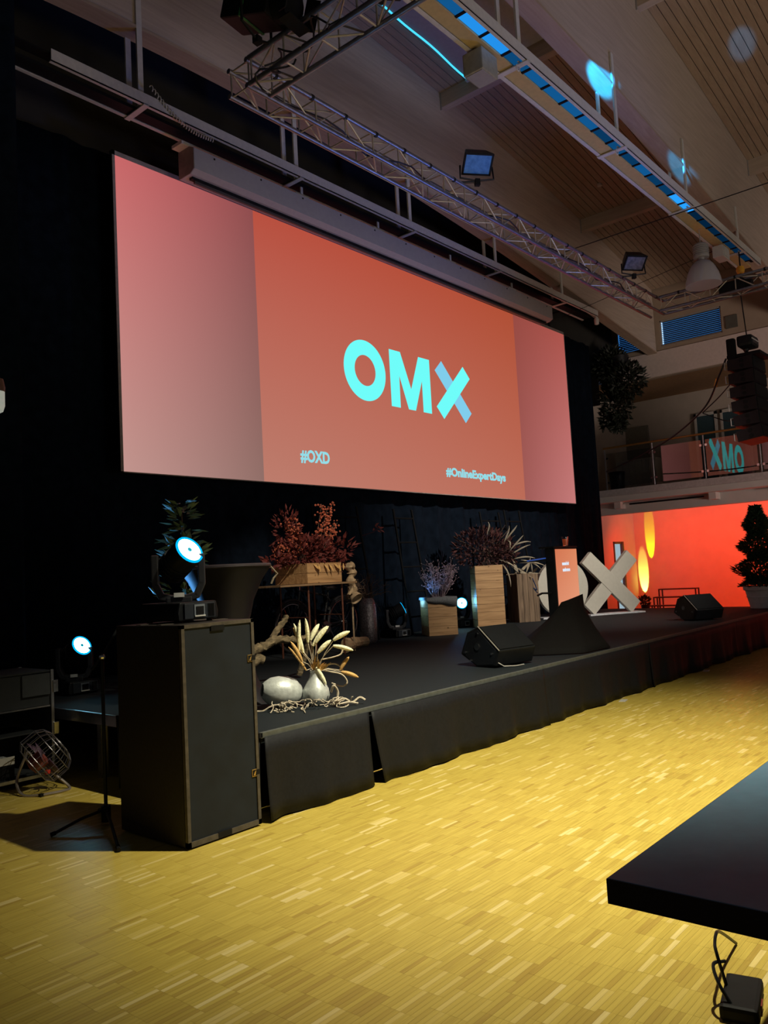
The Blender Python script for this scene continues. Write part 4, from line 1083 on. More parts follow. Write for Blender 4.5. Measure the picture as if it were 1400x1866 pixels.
def jitter(b, amt, seed=1):
    q = random.Random(seed); b.v = [(x+q.uniform(-amt, amt), y+q.uniform(-amt, amt), z+q.uniform(-amt, amt)) for (x, y, z) in b.v]; return b
def driftwood():
    t = thing('driftwood_branch', 'pale gnarled driftwood branch resting beside the subwoofer', 'branch', (5.2, 5.75, 0.56))
    rnd = random.Random(3)
    p = smooth_path([(-.62, -.02, .22), (-.45, -.05, .33), (-.25, .0, .36), (-.02, .02, .41), (.2, -.02, .39), (.42, .02, .42), (.6, .05, .44)], 9)
    rs = [0.056-0.040*i/(len(p)-1)+0.006*math.sin(i*1.7)+0.004*math.sin(i*4.1) for i in range(len(p))]
    jitter(MB().tube(p, rs, 10), .009, 2).build('main_limb', BARK, t, smooth=True)
    p = smooth_path([(-.15, 0, .38), (.0, .08, .47), (.14, .12, .56), (.2, .13, .62)], 6); jitter(MB().tube(p, [.034-.010*i/len(p)+.004*math.sin(i*2) for i in range(len(p))], 9), .006, 3).build('side_limb', BARK, t, smooth=True)
    p = smooth_path([(-.55, -.02, .22), (-.42, -.05, .24), (-.35, -.06, .27), (-.3, -.08, .25)], 5); MB().tube(p, [.06-.02*i/len(p) for i in range(len(p))], 9).build('side_limb', BARK, t, smooth=True)
    p = smooth_path([(-.60, .0, .25), (-.66, .04, .15), (-.62, .08, .07)], 5); MB().tube(p, [.062]*len(p), 9).build('root_limb', BARK, t, smooth=True)
    p = smooth_path([(.35, 0, .41), (.38, .1, .2), (.36, .16, .03)], 5); MB().tube(p, [.03]*len(p), 7).build('prop_limb', BARK, t, smooth=True)
driftwood()

# ---- frame for things that face the hall obliquely: local x to the right, local y away from the viewer
FACE = math.radians(-42)

def front_vases():
    a = thing('egg_vase', 'silver egg-shaped vase lying on its side at the stage corner', 'vase', (4.21, 4.69, 0.56), FACE)
    R = Matrix.Translation((0, 0, .118)) @ Matrix.Rotation(math.radians(-80), 4, 'Y') @ Matrix.Rotation(0.25, 4, 'X')
    prof = [(.0, -.165), (.06, -.155), (.10, -.11), (.118, -.04), (.116, .03), (.098, .09), (.068, .13), (.05, .145), (.045, .14), (.055, .12), (.08, .07), (.0, -.1)]
    MB().lathe(prof, 32, R).build('vase_body', SILV, a, smooth=True)
    t = thing('plume_vase', 'silver teardrop vase holding cream dried plumes', 'vase', (4.40, 4.50, 0.56), FACE)
    prof = [(.05, 0), (.085, .02), (.105, .07), (.098, .12), (.07, .17), (.046, .21), (.038, .245), (.042, .265), (.036, .265), (.032, .24), (.05, .17), (.0, .05)]
    MB().lathe(prof, 32, lobe=lambda an, z: 1+.02*math.sin(3*an)).build('vase_body', SILV, t, smooth=True)
    px = 0.00424
    def loc(x, y): return ((x-576)*px, (1223-y)*px + .265)
    plumes = [  # tip px, base px, width, tan?
        (541, 1137, 556, 1190, 1.0, 0), (552, 1131, 549, 1185, .9, 0), (562, 1129, 565, 1172, .9, 0), (588, 1142, 571, 1170, 1.15, 0), (602, 1146, 574, 1180, 1.2, 0),
        (604, 1146, 580, 1174, .9, 0), (641, 1157, 611, 1171, 1.1, 0), (645, 1191, 610, 1181, 1.0, 0), (534, 1168, 553, 1205, .9, 1), (607, 1171, 582, 1193, 1.1, 0),
        (540, 1145, 552, 1180, .8, 1), (594, 1249, 577, 1217, .9, 0), (652, 1239, 622, 1228, .95, 1), (638, 1203, 621, 1226, .9, 1), (530, 1178, 560, 1222, .6, 1)]
    rnd = random.Random(8); st = MB()
    for (tx, ty, bx, by, w, tan) in plumes:
        d0 = rnd.uniform(-.07, .05)
        T = Vector((loc(tx, ty)[0], d0*1.4, loc(tx, ty)[1])); B = Vector((loc(bx, by)[0], d0, loc(bx, by)[1]))
        mid = B.lerp(T, .5); side = (T-B).cross(Vector((0, 1, 0))).normalized(); mid += side*(.010 if T.x > B.x else -.010)
        n = 9; pts = []; rs = []
        for i in range(n):
            f = i/(n-1); p = B*(1-f)**2 + mid*2*f*(1-f) + T*f*f
            pts.append(p); rs.append(max(.0025, .0175*w*(math.sin(PI*(0.12+0.80*f))**.7)*(1.0 if f < .95 else .5)))
        MB().tube(pts, rs, 9).build('plume', PLUMEB if tan else PLUME, t, smooth=True)
        m0 = Vector((rnd.uniform(-.015, .015), 0, .25)); st.tube([m0, m0.lerp(B, .5)+Vector((0, 0, .02)), B], .0028, 4, False)
    st.build('stalks', TWIG, t, kind='stuff')
    # dry leaves at the mouth
    lf = MB()
    for i in range(10): lf.leaf((rnd.uniform(-.03, .03), rnd.uniform(-.03, .03), .25), (rnd.uniform(-.5, .8), -.3, rnd.uniform(.3, 1)), (0, -1, 0), rnd.uniform(.09, .16), .025)
    lf.build('dry_leaves', PLUMEB, t)
    # curled twigs around the vases
    k = thing('curly_twigs', 'pale curly twigs strewn around the two silver vases', 'twigs', (4.32, 4.47, 0.56), FACE)
    def walk(p, d, n, step, r, seed, zc=.0):
        q = random.Random(seed); pts = [Vector(p)]; d = Vector(d).normalized()
        for i in range(n):
            d = (d + Vector((q.uniform(-.9, .9), q.uniform(-.6, .6), q.uniform(-.9, .9)))).normalized()
            p2 = pts[-1] + d*step; p2.z = min(max(p2.z, .006), zc); pts.append(p2)
        return pts
    for i in range(26):
        x = random.Random(i).uniform(-.30, .20)
        MB().tube(walk((x, random.Random(i+50).uniform(-.13, -.06), .02), (random.Random(i+9).uniform(-1, 1), -.2, .2), 12, .016, 0, i, .07), .0042, 5).build('twig', TWIG, k, smooth=True)
    MB().tube(smooth_path([(-.20, -.07, .05), (-.30, -.08, .04), (-.36, -.09, .012), (-.41, -.09, .012), (-.44, -.10, .006)], 4), .0055, 5).build('twig', TWIG, k, smooth=True)
    for (sg, pts) in enumerate(([(.16, -.05, .02), (.24, -.04, .05), (.30, -.05, .02), (.36, -.04, .05), (.40, -.05, .03)], [(.15, .0, .10), (.17, -.02, .15), (.20, 0, .10), (.19, 0, .03)], [(.14, -.02, .01), (.2, -.1, .02), (.27, -.1, .03), (.34, -.09, .015)])):
        MB().tube(smooth_path(pts, 5), .009, 6).build('thick_twig', TWIG, k, smooth=True)
    # long curling root pieces right of the vase
    for pts in ([(.03, 0, .26), (.11, 0, .30), (.18, 0, .29), (.23, -.01, .22)], [(.02, 0, .27), (.10, -.02, .25), (.20, -.02, .22), (.24, -.02, .16), (.20, -.02, .13), (.12, -.02, .16)], [(.05, 0, .34), (.13, 0, .35), (.2, 0, .37), (.22, 0, .41)]):
        MB().tube(smooth_path(pts, 6), .006, 6).build('curled_strip', TWIG, t, smooth=True)
front_vases()

def tall_vase():
    t = thing('tall_vase', 'tall hammered silver floor vase with dark dry twigs', 'vase', (8.80, 7.86, 0.56))
    MB().lathe([(.10, 0), (.125, .05), (.128, .3), (.125, .5), (.11, .59), (.085, .645), (.07, .65), (.06, .64), (.09, .5), (.0, .1)], 28).build('vase_body', HAMM, t, smooth=True)
    rnd = random.Random(5); b = MB()
    for i in range(46):
        p = Vector((rnd.uniform(-.03, .03), rnd.uniform(-.03, .03), .6)); d = Vector((rnd.uniform(-.5, .5), rnd.uniform(-.3, .3), 1)); pts = [p]
        for j in range(9):
            d = (d + Vector((rnd.uniform(-.7, .7), rnd.uniform(-.4, .4), rnd.uniform(-.5, .5)))).normalized(); p = p + d*.05; pts.append(p)
        b.tube(pts, .003, 4, False)
    b.build('dry_twigs', TWIGD, t, kind='stuff')
tall_vase()

def low_crate():
    t = thing('low_crate', 'low wooden crate lined with grey hessian and filled with pinkish twigs', 'crate', (10.19, 7.62, 0.56), math.radians(-37))
    make_crate(t, .46, .44, .57, 4, CRATEM)
    b = MB(); n = 40; vs = []; fs = []
    rnd = random.Random(2)
    for r, (k, z) in enumerate(((1.03, .47), (1.05, .545), (1.02, .585), (.80, .575))):
        for i in range(n):
            a = 2*PI*i/n; c, s = math.cos(a), math.sin(a); m = max(abs(c), abs(s)); q = 0.235*k/m
            dz = (.10*max(0, math.sin(a*1.0+2.6)) if r == 0 else 0) + .015*math.sin(5*a+r)
            vs.append((q*c, q*s*.96, z + (0 if r else -dz + .08)))
    for r in range(3):
        for i in range(n): fs.append((r*n+i, r*n+(i+1) % n, (r+1)*n+(i+1) % n, (r+1)*n+i))
    o = b.add(vs, fs).build('hessian_lining', HESS, t, smooth=True); md = o.modifiers.new('thickness', 'SOLIDIFY'); md.thickness = .006
    MB().bb(-.20, .20, -.19, .19, .5, .53).build('soil', TWIGD, t)
    st = MB(); bu = MB()
    for i in range(26):
        x = rnd.uniform(-.12, .16); base = Vector((x*.4, rnd.uniform(-.06, .06), .53)); tip = Vector((x*1.9+rnd.uniform(-.08, .08), rnd.uniform(-.15, .15), rnd.uniform(.85, 1.17)))
        pts = [base.lerp(tip, f)+Vector((rnd.gauss(0, .012), rnd.gauss(0, .012), 0)) for f in (0, .3, .6, 1)]
        st.tube(pts, .004, 4, False)
        for _ in range(16):
            f = rnd.uniform(.3, 1); p = base.lerp(tip, f); e = p + Vector((rnd.gauss(0, .05), rnd.gauss(0, .04), rnd.uniform(0, .08)))
            st.tube([p, e], .002, 3, False); bu.ball(e, rnd.uniform(.006, .010), 5, 3)
    st.build('pale_stems', mat('pale_stem', (0.26, 0.20, 0.22), 0.8), t, kind='stuff'); bu.build('pink_buds', PINKB, t, kind='stuff')
low_crate()

def tall_crate():
    t = thing('tall_crate', 'tall light wooden crate with a dark dried bouquet on top', 'crate', (11.66, 7.66, 0.56), math.radians(-44))
    make_crate(t, .475, .42, 1.04, 8, CRATEM)
    rnd = random.Random(12); b = MB()
    scatter_leaves(b, (-.05, 0, 1.34), (.52, .3, .34), 900, .10, .035, rnd); scatter_leaves(b, (.35, 0, 1.22), (.22, .2, .2), 260, .10, .04, rnd)
    b.build('dark_foliage', mat('dark_plum_leaf', (0.060, 0.014, 0.013), 0.8, var=0.5, scale=25), t, kind='stuff')
    st = MB()
    for i in range(40):
        base = Vector((rnd.uniform(-.15, .2), rnd.uniform(-.1, .1), 1.0)); tip = Vector((rnd.uniform(-.6, .55), rnd.uniform(-.2, .2), rnd.uniform(1.2, 1.75)))
        st.tube([base, base.lerp(tip, .5)+Vector((0, 0, .06)), tip], .004, 4, False)
    st.build('dark_stems', TWIGD, t, kind='stuff')
    pg = mat('pale_corn_leaf', (0.30, 0.26, 0.19), 0.85, var=0.25)
    for (x, z, dx, dz, L) in ((.38, 1.25, .5, .9, .45), (.42, 1.2, .75, .7, .40), (.45, 1.12, 1.0, .35, .35), (.30, 1.4, .15, 1, .42), (.34, 1.45, .45, 1.0, .40), (.02, 1.55, -.05, 1, .35), (.55, 1.05, 1.0, .12, .40), (.58, 1.1, 1, -.2, .3), (.20, 1.12, 1, -.35, .30), (.48, 1.35, .9, .6, .3), (.40, 1.3, -.3, .9, .28), (.26, 1.04, .25, -1, .28)):
        d = Vector((dx, -.2, dz)).normalized(); p = Vector((x, -.15, z)); s = Vector((0, -1, .3)).cross(d).normalized()
        n = 7; vs = []; fs = []
        for i in range(n):
            f = i/(n-1); c = p + d*L*f + Vector((.05*math.sin(f*2.4), 0, -.12*f*f)); w = .014*math.sin(PI*(.15+.8*f))
            vs += [c - s*w, c + s*w]
        for i in range(n-1): fs.append((2*i, 2*i+1, 2*i+3, 2*i+2))
        o = MB().add(vs, fs).build('corn_leaf', pg, t, smooth=True); md = o.modifiers.new('thickness', 'SOLIDIFY'); md.thickness = .004
tall_crate()

def rustic_crate():
    t = thing('rustic_crate', 'old weathered plank crate standing between the tall crate and the letters', 'crate', (12.82, 7.66, 0.56), math.radians(-32))
    make_crate(t, .42, .42, .86, 4, CRATED, vertical=True)
    rnd = random.Random(31); b = MB()
    for i in range(14):
        d = Vector((rnd.uniform(-1, 1), rnd.uniform(-.6, .2), rnd.uniform(-.2, .7))).normalized(); b.leaf((rnd.uniform(-.15, .15), rnd.uniform(-.15, .1), .86), d, (0, -1, .5), rnd.uniform(.2, .38), .05)
    b.build('dry_husks', MATS['pale_corn_leaf'], t)
rustic_crate()

def ladder(loc, rotz, w, h, lean, label):
    t = thing('ladder', label, 'ladder', loc, rotz, 'dark ladders leaning on the backdrop')
    lm = mat('dark_ladder_wood', (0.005, 0.005, 0.006), 0.8, var=0.2, spec=0.15)
    for x in (-w/2, w/2):
        b = MB(); tp = Vector((x*0.92, lean, h)); b.tube([(x, 0, 0), tp], 0.020, 6); b.build('rail', lm, t, smooth=True)
    n = int(h/0.40)
    for i in range(n):
        f = (0.28 + i*0.40)/h
        k = 1-0.08*f
        MB().tube([(-w/2*k, lean*f, h*f), (w/2*k, lean*f, h*f)], 0.015, 6).build('rung', lm, t, smooth=True)
ladder((8.78, 8.10, 0.56), 0.0, 1.05, 2.05, .30, 'wide dark ladder leaning on the backdrop behind the flower crate')
ladder((10.35, 8.08, 0.56), 0.0, .52, 2.03, .28, 'narrow black ladder leaning on the backdrop behind the low crate')
ladder((12.95, 8.06, 0.56), 0.0, .70, 2.05, .30, 'dark ladder on the backdrop behind the tall crate bouquet')
ladder((13.72, 8.04, 0.56), 0.0, .60, 2.10, .30, 'dark ladder on the backdrop nearest to the white letters')
# sprig of red leaves floating by the ladder: on a thin stem tucked behind the rung
b = MB(); rnd = random.Random(77)
for i in range(9): b.leaf((rnd.uniform(-.07, .07), rnd.uniform(-.02, .02), rnd.uniform(-.03, .04)), (rnd.uniform(-1, 1), -.2, rnd.uniform(-.5, .6)), (0, -1, .3), .10, .035)
b.tube([(0, 0, 0), (-.05, .05, -.05), (-.19, .17, -.10)], .003, 4)
o = b.build('leaf_sprig', REDL); o.location = (9.47, 8.16, 2.25); tag(o, 'single sprig of reddish leaves hooked on the wide ladder', 'leaves')

def letters():
    d = Vector((.83, -.56, 0)).normalized(); nrm = Vector((-d.y, d.x, 0)); up = Vector((0, 0, 1))
    ang = math.atan2(d.y, d.x)
    # X
    t = thing('letter_sign', 'big off-white letter X standing on the stage', 'letter sign', (14.6, 6.8, 0.56), ang, 'standing OX letters')
    L, w = .70, .155
    for s, nm in ((1, 'bar'), (-1, 'bar')):
        R = Matrix.Rotation(s*math.radians(45+0.0), 4, 'Y')
        b = MB().box((0, 0.004*s, 0), (w*2*.92, .10, L*2)); b.v = [tuple(R @ Vector(v) + Vector((0, 0, .602))) for v in b.v]
        b.build('letter_bar', LETW, t, bevel=.004)
    MB().bb(-.55, .62, -.16, .16, .0, .025).build('base_plate', mat('base_plate_white', (0.6, 0.62, 0.66), 0.5), t)
    # O
    p = Vector((14.6, 6.8, 0.56)) - d*1.02
    t = thing('letter_sign', 'big off-white letter O partly hidden behind the lectern', 'letter sign', p, ang, 'standing OX letters')
    n = 56; vs = []; fs = []
    for i in range(n):
        a = 2*PI*i/n; c, s = math.cos(a), math.sin(a)
        for y in (-.05, .05): vs += [(.52*c, y, .56+.53*s), (.30*c, y, .56+.31*s)]
    for i in range(n):
        p_, q = i*4, ((i+1) % n)*4
        fs += [(p_, p_+1, q+1, q), (p_+2, q+2, q+3, p_+3), (p_, q, q+2, p_+2), (p_+1, p_+3, q+3, q+1)]
    MB().add(vs, fs).build('letter_ring', LETW, t)
    MB().bb(-.5, .42, -.16, .16, .0, .028).build('base_plate', MATS['base_plate_white'], t)
letters()

def lectern():
    t = thing('lectern', 'black lectern with an orange display on its front', 'lectern', (8.70, 4.75, 0.56))
    x0, x1 = -.28, .27
    MB().bb(x0, x1, -.17, -.05, 0, 1.17).build('lectern_body', BLACKP, t, bevel=.006)
    MB().bb(x0-.02, x1+.01, -.18, .02, 1.17, 1.19).build('lectern_top', BLACKP, t)
    om = screen_mat('lectern_picture', srgb(214, 120, 84), srgb(226, 138, 98), srgb(228, 150, 116), srgb(236, 160, 126), x0, x1, .3, 1.15, 0.95)
    sc = MB().bb(x0+.02, x1-.012, -.178, -.171, .30, 1.155).build('display', om, t)
    wt = emis('lectern_text_white', (0.72, 0.82, 0.95), 1.0)
    for q, z in enumerate((.965, .892)):          # two short blurred words, too small to read
        tb = MB(); rr_ = random.Random(60+q); x = -.125 + .006*q
        while x < .045:
            w_ = rr_.choice((.008, .014, .018)); h_ = rr_.choice((.030, .032, .046))
            tb.bb(x, x+w_*.45, -.182, -.179, z, z+h_); tb.bb(x, x+w_, -.182, -.179, z+.022, z+.031)
            if w_ > .01: tb.bb(x+w_*.6, x+w_, -.182, -.179, z, z+.03)
            x += w_+.005
        tb.build('display_text', wt, sc)
    # reading shelf with laptop arm on the far side
    MB().bb(-.70, -.24, -.08, .06, 1.02, 1.035).build('side_shelf', BLACKP, t)
    MB().box((-.52, -.07, 1.045), (.40, .02, .012), (0, -0.06, 0)).build('shelf_light', mat('shelf_edge_blue', (0.05, 0.12, 0.3), 0.3, emit=(0.02, 0.12, 0.7), estr=0.35), t)
    MB().tube([(-.29, -.1, .65), (-.50, -.1, .66), (-.60, -.1, .64)], .012, 6).build('mic_arm', BLACKP, t)
    MB().tube(smooth_path([(-.29, .1, .75), (-.38, .08, .83), (-.33, .06, .70), (-.42, .05, .72), (-.34, .05, .66)], 6), .006, 5).build('cable_tangle', mat('blue_lead', (0.03, 0.08, 0.3), 0.5), t, smooth=True)
    g = thing('drinking_glass', 'tumbler of orange drink standing on the lectern', 'glass', (8.86, 4.66, 1.751))
    gm = mat('tumbler_glass', (0.9, 0.9, 0.9), 0.02, var=0, trans=1.0)
    MB().lathe([(.030, 0), (.032, .005), (.040, .115), (.0375, .115), (.030, .010), (.0, .010)], 20).build('tumbler', gm, g, smooth=True)
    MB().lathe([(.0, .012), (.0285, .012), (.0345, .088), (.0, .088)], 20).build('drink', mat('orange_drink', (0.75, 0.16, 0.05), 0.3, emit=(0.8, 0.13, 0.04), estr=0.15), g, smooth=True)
    # black cloth draped in front of and beside the lectern foot
    c = MB(); vs = []; fs = []; n = 26; rows = 9
    top = [(8.43, 4.545), (8.97, 4.545)]
    rnd = random.Random(14)
    foot = [(8.02, 5.05), (7.72, 4.78), (7.80, 4.40), (8.10, 4.12), (8.45, 4.085), (8.70, 4.095), (8.90, 4.25), (8.97, 4.5)]
    def along(P, f):
        f = f*(len(P)-1); i = min(int(f), len(P)-2); k = f-i; return (P[i][0]*(1-k)+P[i+1][0]*k, P[i][1]*(1-k)+P[i+1][1]*k)
    for r in range(rows):
        f = r/(rows-1)
        for i in range(n+1):
            u = i/n; a = (top[0][0]+(top[1][0]-top[0][0])*u, 4.535); b_ = along(foot, u)
            zt = 1.10 + 0.07*u; g_ = f**1.25
            wv = 0.025*math.sin(u*23+1.0)*f
            x = a[0]*(1-g_)+b_[0]*g_ + wv; y = a[1]*(1-g_)+b_[1]*g_ + wv*0.4; z = zt*(1-f) + .574*f
            vs.append((x, min(y, 4.55 + 0.6*f), z))
    for r in range(rows-1):
        for i in range(n): fs.append((r*(n+1)+i, (r+1)*(n+1)+i, (r+1)*(n+1)+i+1, r*(n+1)+i+1))
    o = c.add(vs, fs).build('draped_cloth', mat('draped_black_cloth', (0.0048, 0.0043, 0.0042), 0.85, var=0.15, scale=30, spec=0.2), None, smooth=True)
    md = o.modifiers.new('thickness', 'SOLIDIFY'); md.thickness = .006
    tag(o, 'black cloth draped like a tent at the foot of the lectern', 'cloth')
lectern()

# ================================================================== PLANTS
def bay_tree(loc, label, h_pot, r_pot, h, rr, n, seed, leafL=.085, pot=POTM, lm=GREENL, bare=0.0):
    t = thing('potted_tree', label, 'plant', loc)
    if h_pot:
        MB().lathe([(r_pot*.72, 0), (r_pot*.95, h_pot*.82), (r_pot*1.04, h_pot*.83), (r_pot*1.06, h_pot), (r_pot*.95, h_pot), (r_pot*.92, h_pot*.86), (0, h_pot*.86)], 28).build('pot', pot, t, smooth=True)
        MB().lathe([(r_pot*.90, h_pot*.5), (r_pot*.905, h_pot*.5), (r_pot*.91, h_pot*.54), (r_pot*.89, h_pot*.54)], 28).build('pot_ring', pot, t, smooth=True)
    MB().tube([(0, 0, h_pot*.8), (.01, 0, h*.5), (0, .01, h*.96)], [.022, .016, .006], 7).build('trunk', TWIGD, t, smooth=True)
    rnd = random.Random(seed); b = MB()
    for _ in range(n):
        f = rnd.random()**1.15; z = h_pot + bare + (h-h_pot-bare)*f
        R = rr*(1-f)**.75*(.75+.35*math.sin(7*f*PI+seed)) + .05
        a = rnd.uniform(0, 2*PI); q = R*math.sqrt(rnd.uniform(.15, 1))
        p = Vector((q*math.cos(a), q*math.sin(a), z)); d = Vector((math.cos(a), math.sin(a), rnd.uniform(-.2, 1.0)))
        b.leaf(p, d, (rnd.uniform(-.5, .5), rnd.uniform(-.5, .5), 1), leafL*rnd.uniform(.7, 1.2), leafL*.46)
    b.build('foliage', lm, t, kind='stuff')
    return t
bay_tree((15.85, 4.42, 0.56), 'conical bay tree in a white pot at the far right stage corner', .40, .31, 1.86, .46, 7000, 3)
bay_tree((4.42, 6.15, 0.56), 'leafy bay tree with pale leaves behind the blue light on the subwoofer', .35, .22, 1.72, .28, 260, 5, .14, BLACKP, GREENP)

def gallery_ficus():
    t = thing('gallery_plant', 'dense dark trailing plant hanging beside the curtain below the roof', 'plant', (18.62, 8.02, 6.52))
    MB().lathe([(.12, -.30), (.22, -.28), (.26, 0), (.24, 0), (.20, -.25), (0, -.25)], 20).build('hanging_pot', BLACKP, t, smooth=True)
    for a in range(3): MB().tube([(.24*math.cos(a*2.09), .24*math.sin(a*2.09), 0), (0, 0, .45)], .005, 4).build('hanger_cord', BLACK, t)
    rnd = random.Random(41); b = MB()
    scatter_leaves(b, (0, .22, -.15), (.34, .38, .40), 900, .16, .07, rnd); scatter_leaves(b, (0, -.10, -.60), (.35, .50, .45), 800, .16, .07, rnd)
    scatter_leaves(b, (0, .15, -1.15), (.30, .34, .55), 700, .16, .07, rnd); scatter_leaves(b, (0, .12, -1.60), (.18, .16, .25), 160, .15, .06, rnd); scatter_leaves(b, (0, .42, -1.5), (.15, .14, .22), 110, .15, .06, rnd)
    b.build('foliage', mat('deep_green_leaf', (0.014, 0.020, 0.012), 0.6, var=0.5), t, kind='stuff')
    st = MB()
    for i in range(16):
        y = rnd.uniform(-.3, .4); st.tube([(0, 0, -.1), (rnd.uniform(-.1, .1), y*.6, -.5), (rnd.uniform(-.15, .15), y, -rnd.uniform(.9, 1.6))], .006, 4, False)
    st.build('vines', TWIGD, t, kind='stuff')
gallery_ficus()
small = thing('potted_plant', 'small round dark plant on the floor at the foot of the orange wall', 'plant', (20.25, 8.51, 0))
b = MB(); scatter_leaves(b, (0, 0, .52), (.12, .12, .10), 160, .09, .05, random.Random(6)); b.build('foliage', MATS['deep_green_leaf'], small, kind='stuff')
MB().lathe([(.08, 0), (.11, .42), (.10, .42), (0, .38)], 16).build('pot', BLACKP, small, smooth=True)

def stage_steps():
    t = thing('stage_steps', 'dark metal frame steps standing before the orange wall', 'steps', (20.9, 8.02, 0))
    sm = mat('steps_dark_metal', (0.03, 0.015, 0.012), 0.5)
    for i, z in enumerate((.18, .37, .575, .775)):
        x = -.45+.26*i; y1 = .52+.05*(3-i); y0 = -.48+.03*(3-i)
        MB().bb(x, x+.26, y0, y1, z-.03, z).build('tread', sm, t)
        for y in (y0, y1-.03):
            MB().bb(x, x+.03, y, y+.03, 0, z-.03).build('leg', sm, t); MB().bb(x+.23, x+.26, y, y+.03, 0, z-.03).build('leg', sm, t)
stage_steps()

# ================================================================== LEFT SIDE: CASE, FAN, STAND
def flight_case():
    t = thing('flight_case', 'black open flight case with aluminium edges at the left side', 'case', (3.06, 6.78, 0))
    x0, x1, y0, y1, h = -.42, .27, -.28, .28, .88
    pn = mat('case_panel', (0.035, 0.038, 0.042), 0.55, var=0.1)
    MB().bb(x0, x1, y1-.012, y1, .06, h).build('back_panel', pn, t); MB().bb(x0, x0+.012, y0, y1-.012, .06, h).build('side_panel', pn, t); MB().bb(x1-.012, x1, y0, y1-.012, .06, h).build('side_panel', pn, t)
    MB().bb(x0+.012, x1-.012, y0, y1-.012, .06, .075).build('bottom_panel', pn, t); MB().bb(x0, x1, y0, y1, h, h+.012).build('top_panel', pn, t)
    MB().bb(x0+.012, x1-.012, y0+.01, y0+.022, .615, h-.004).build('front_panel', pn, t)
    MB().bb(.02, x1-.02, y0-.012, y0+.008, .70, h-.01).build('hinged_flap', mat('flap_grey', (0.06, 0.065, 0.07), 0.55), t)
    for x in (x0, x1):
        for y in (y0, y1): MB().bb(x-.013, x+.013, y-.013, y+.013, .05, h+.015).build('edge_profile', ALU, t, bevel=.003)
    for y in (y0, y1): MB().bb(x0, x1, y-.01, y+.01, .05, .075).build('edge_profile', ALU, t)
    MB().bb(x0+.02, x1-.02, y0-.008, y0+.012, .60, .612).build('edge_profile', ALU, t)
    for z in (.76, .42): MB().box((x1+.02, y0-.018, z), (.045, .02, .10)).build('latch', CHROME, t, bevel=.004)
    for (x, y) in ((x0+.07, y0+.07), (x1-.07, y0+.07), (x0+.07, y1-.07), (x1-.07, y1-.07)): MB().tube([(x, y-.02, .026), (x, y+.02, .026)], .026, 12).build('castor', BLACKP, t, smooth=True)
    MB().bb(x0+.05, x1-.1, y0+.03, y1-.05, .40, .41).build('shelf', pn, t)
    # white tray of papers in the bottom
    p = thing('paper_tray', 'white tray with printed papers inside the open flight case', 'tray', (2.90, 6.66, 0.19))
    MB().bb(-.17, .13, -.12, .12, -.115, .0).build('tray_stand', BLACK, p)
    b = MB(); b.bb(-.17, .13, -.12, .12, .0, .012); b.bb(-.17, .13, -.125, -.117, .0, .06); b.bb(-.175, -.167, -.12, .12, 0, .09); b.build('tray_body', WHITEM, p)
    MB().box((-.02, 0, .03), (.26, .2, .03)).build('papers', mat('printed_paper', (0.42, 0.44, 0.46), 0.8, var=0.5, scale=60), p)
    MB().box((-.08, .05, .09), (.10, .08, .08)).build('blue_box', mat('blue_box', (0.05, 0.08, 0.25), 0.6), p)
    c = MB().lathe([(.045, 0), (.055, .03), (.045, .075), (.0, .09)], 16); o = c.build('white_cup', WHITEM, None, smooth=True); o.location = (2.90, 6.62, 0.893); tag(o, 'small white upturned cup on top of the flight case', 'cup')
flight_case()

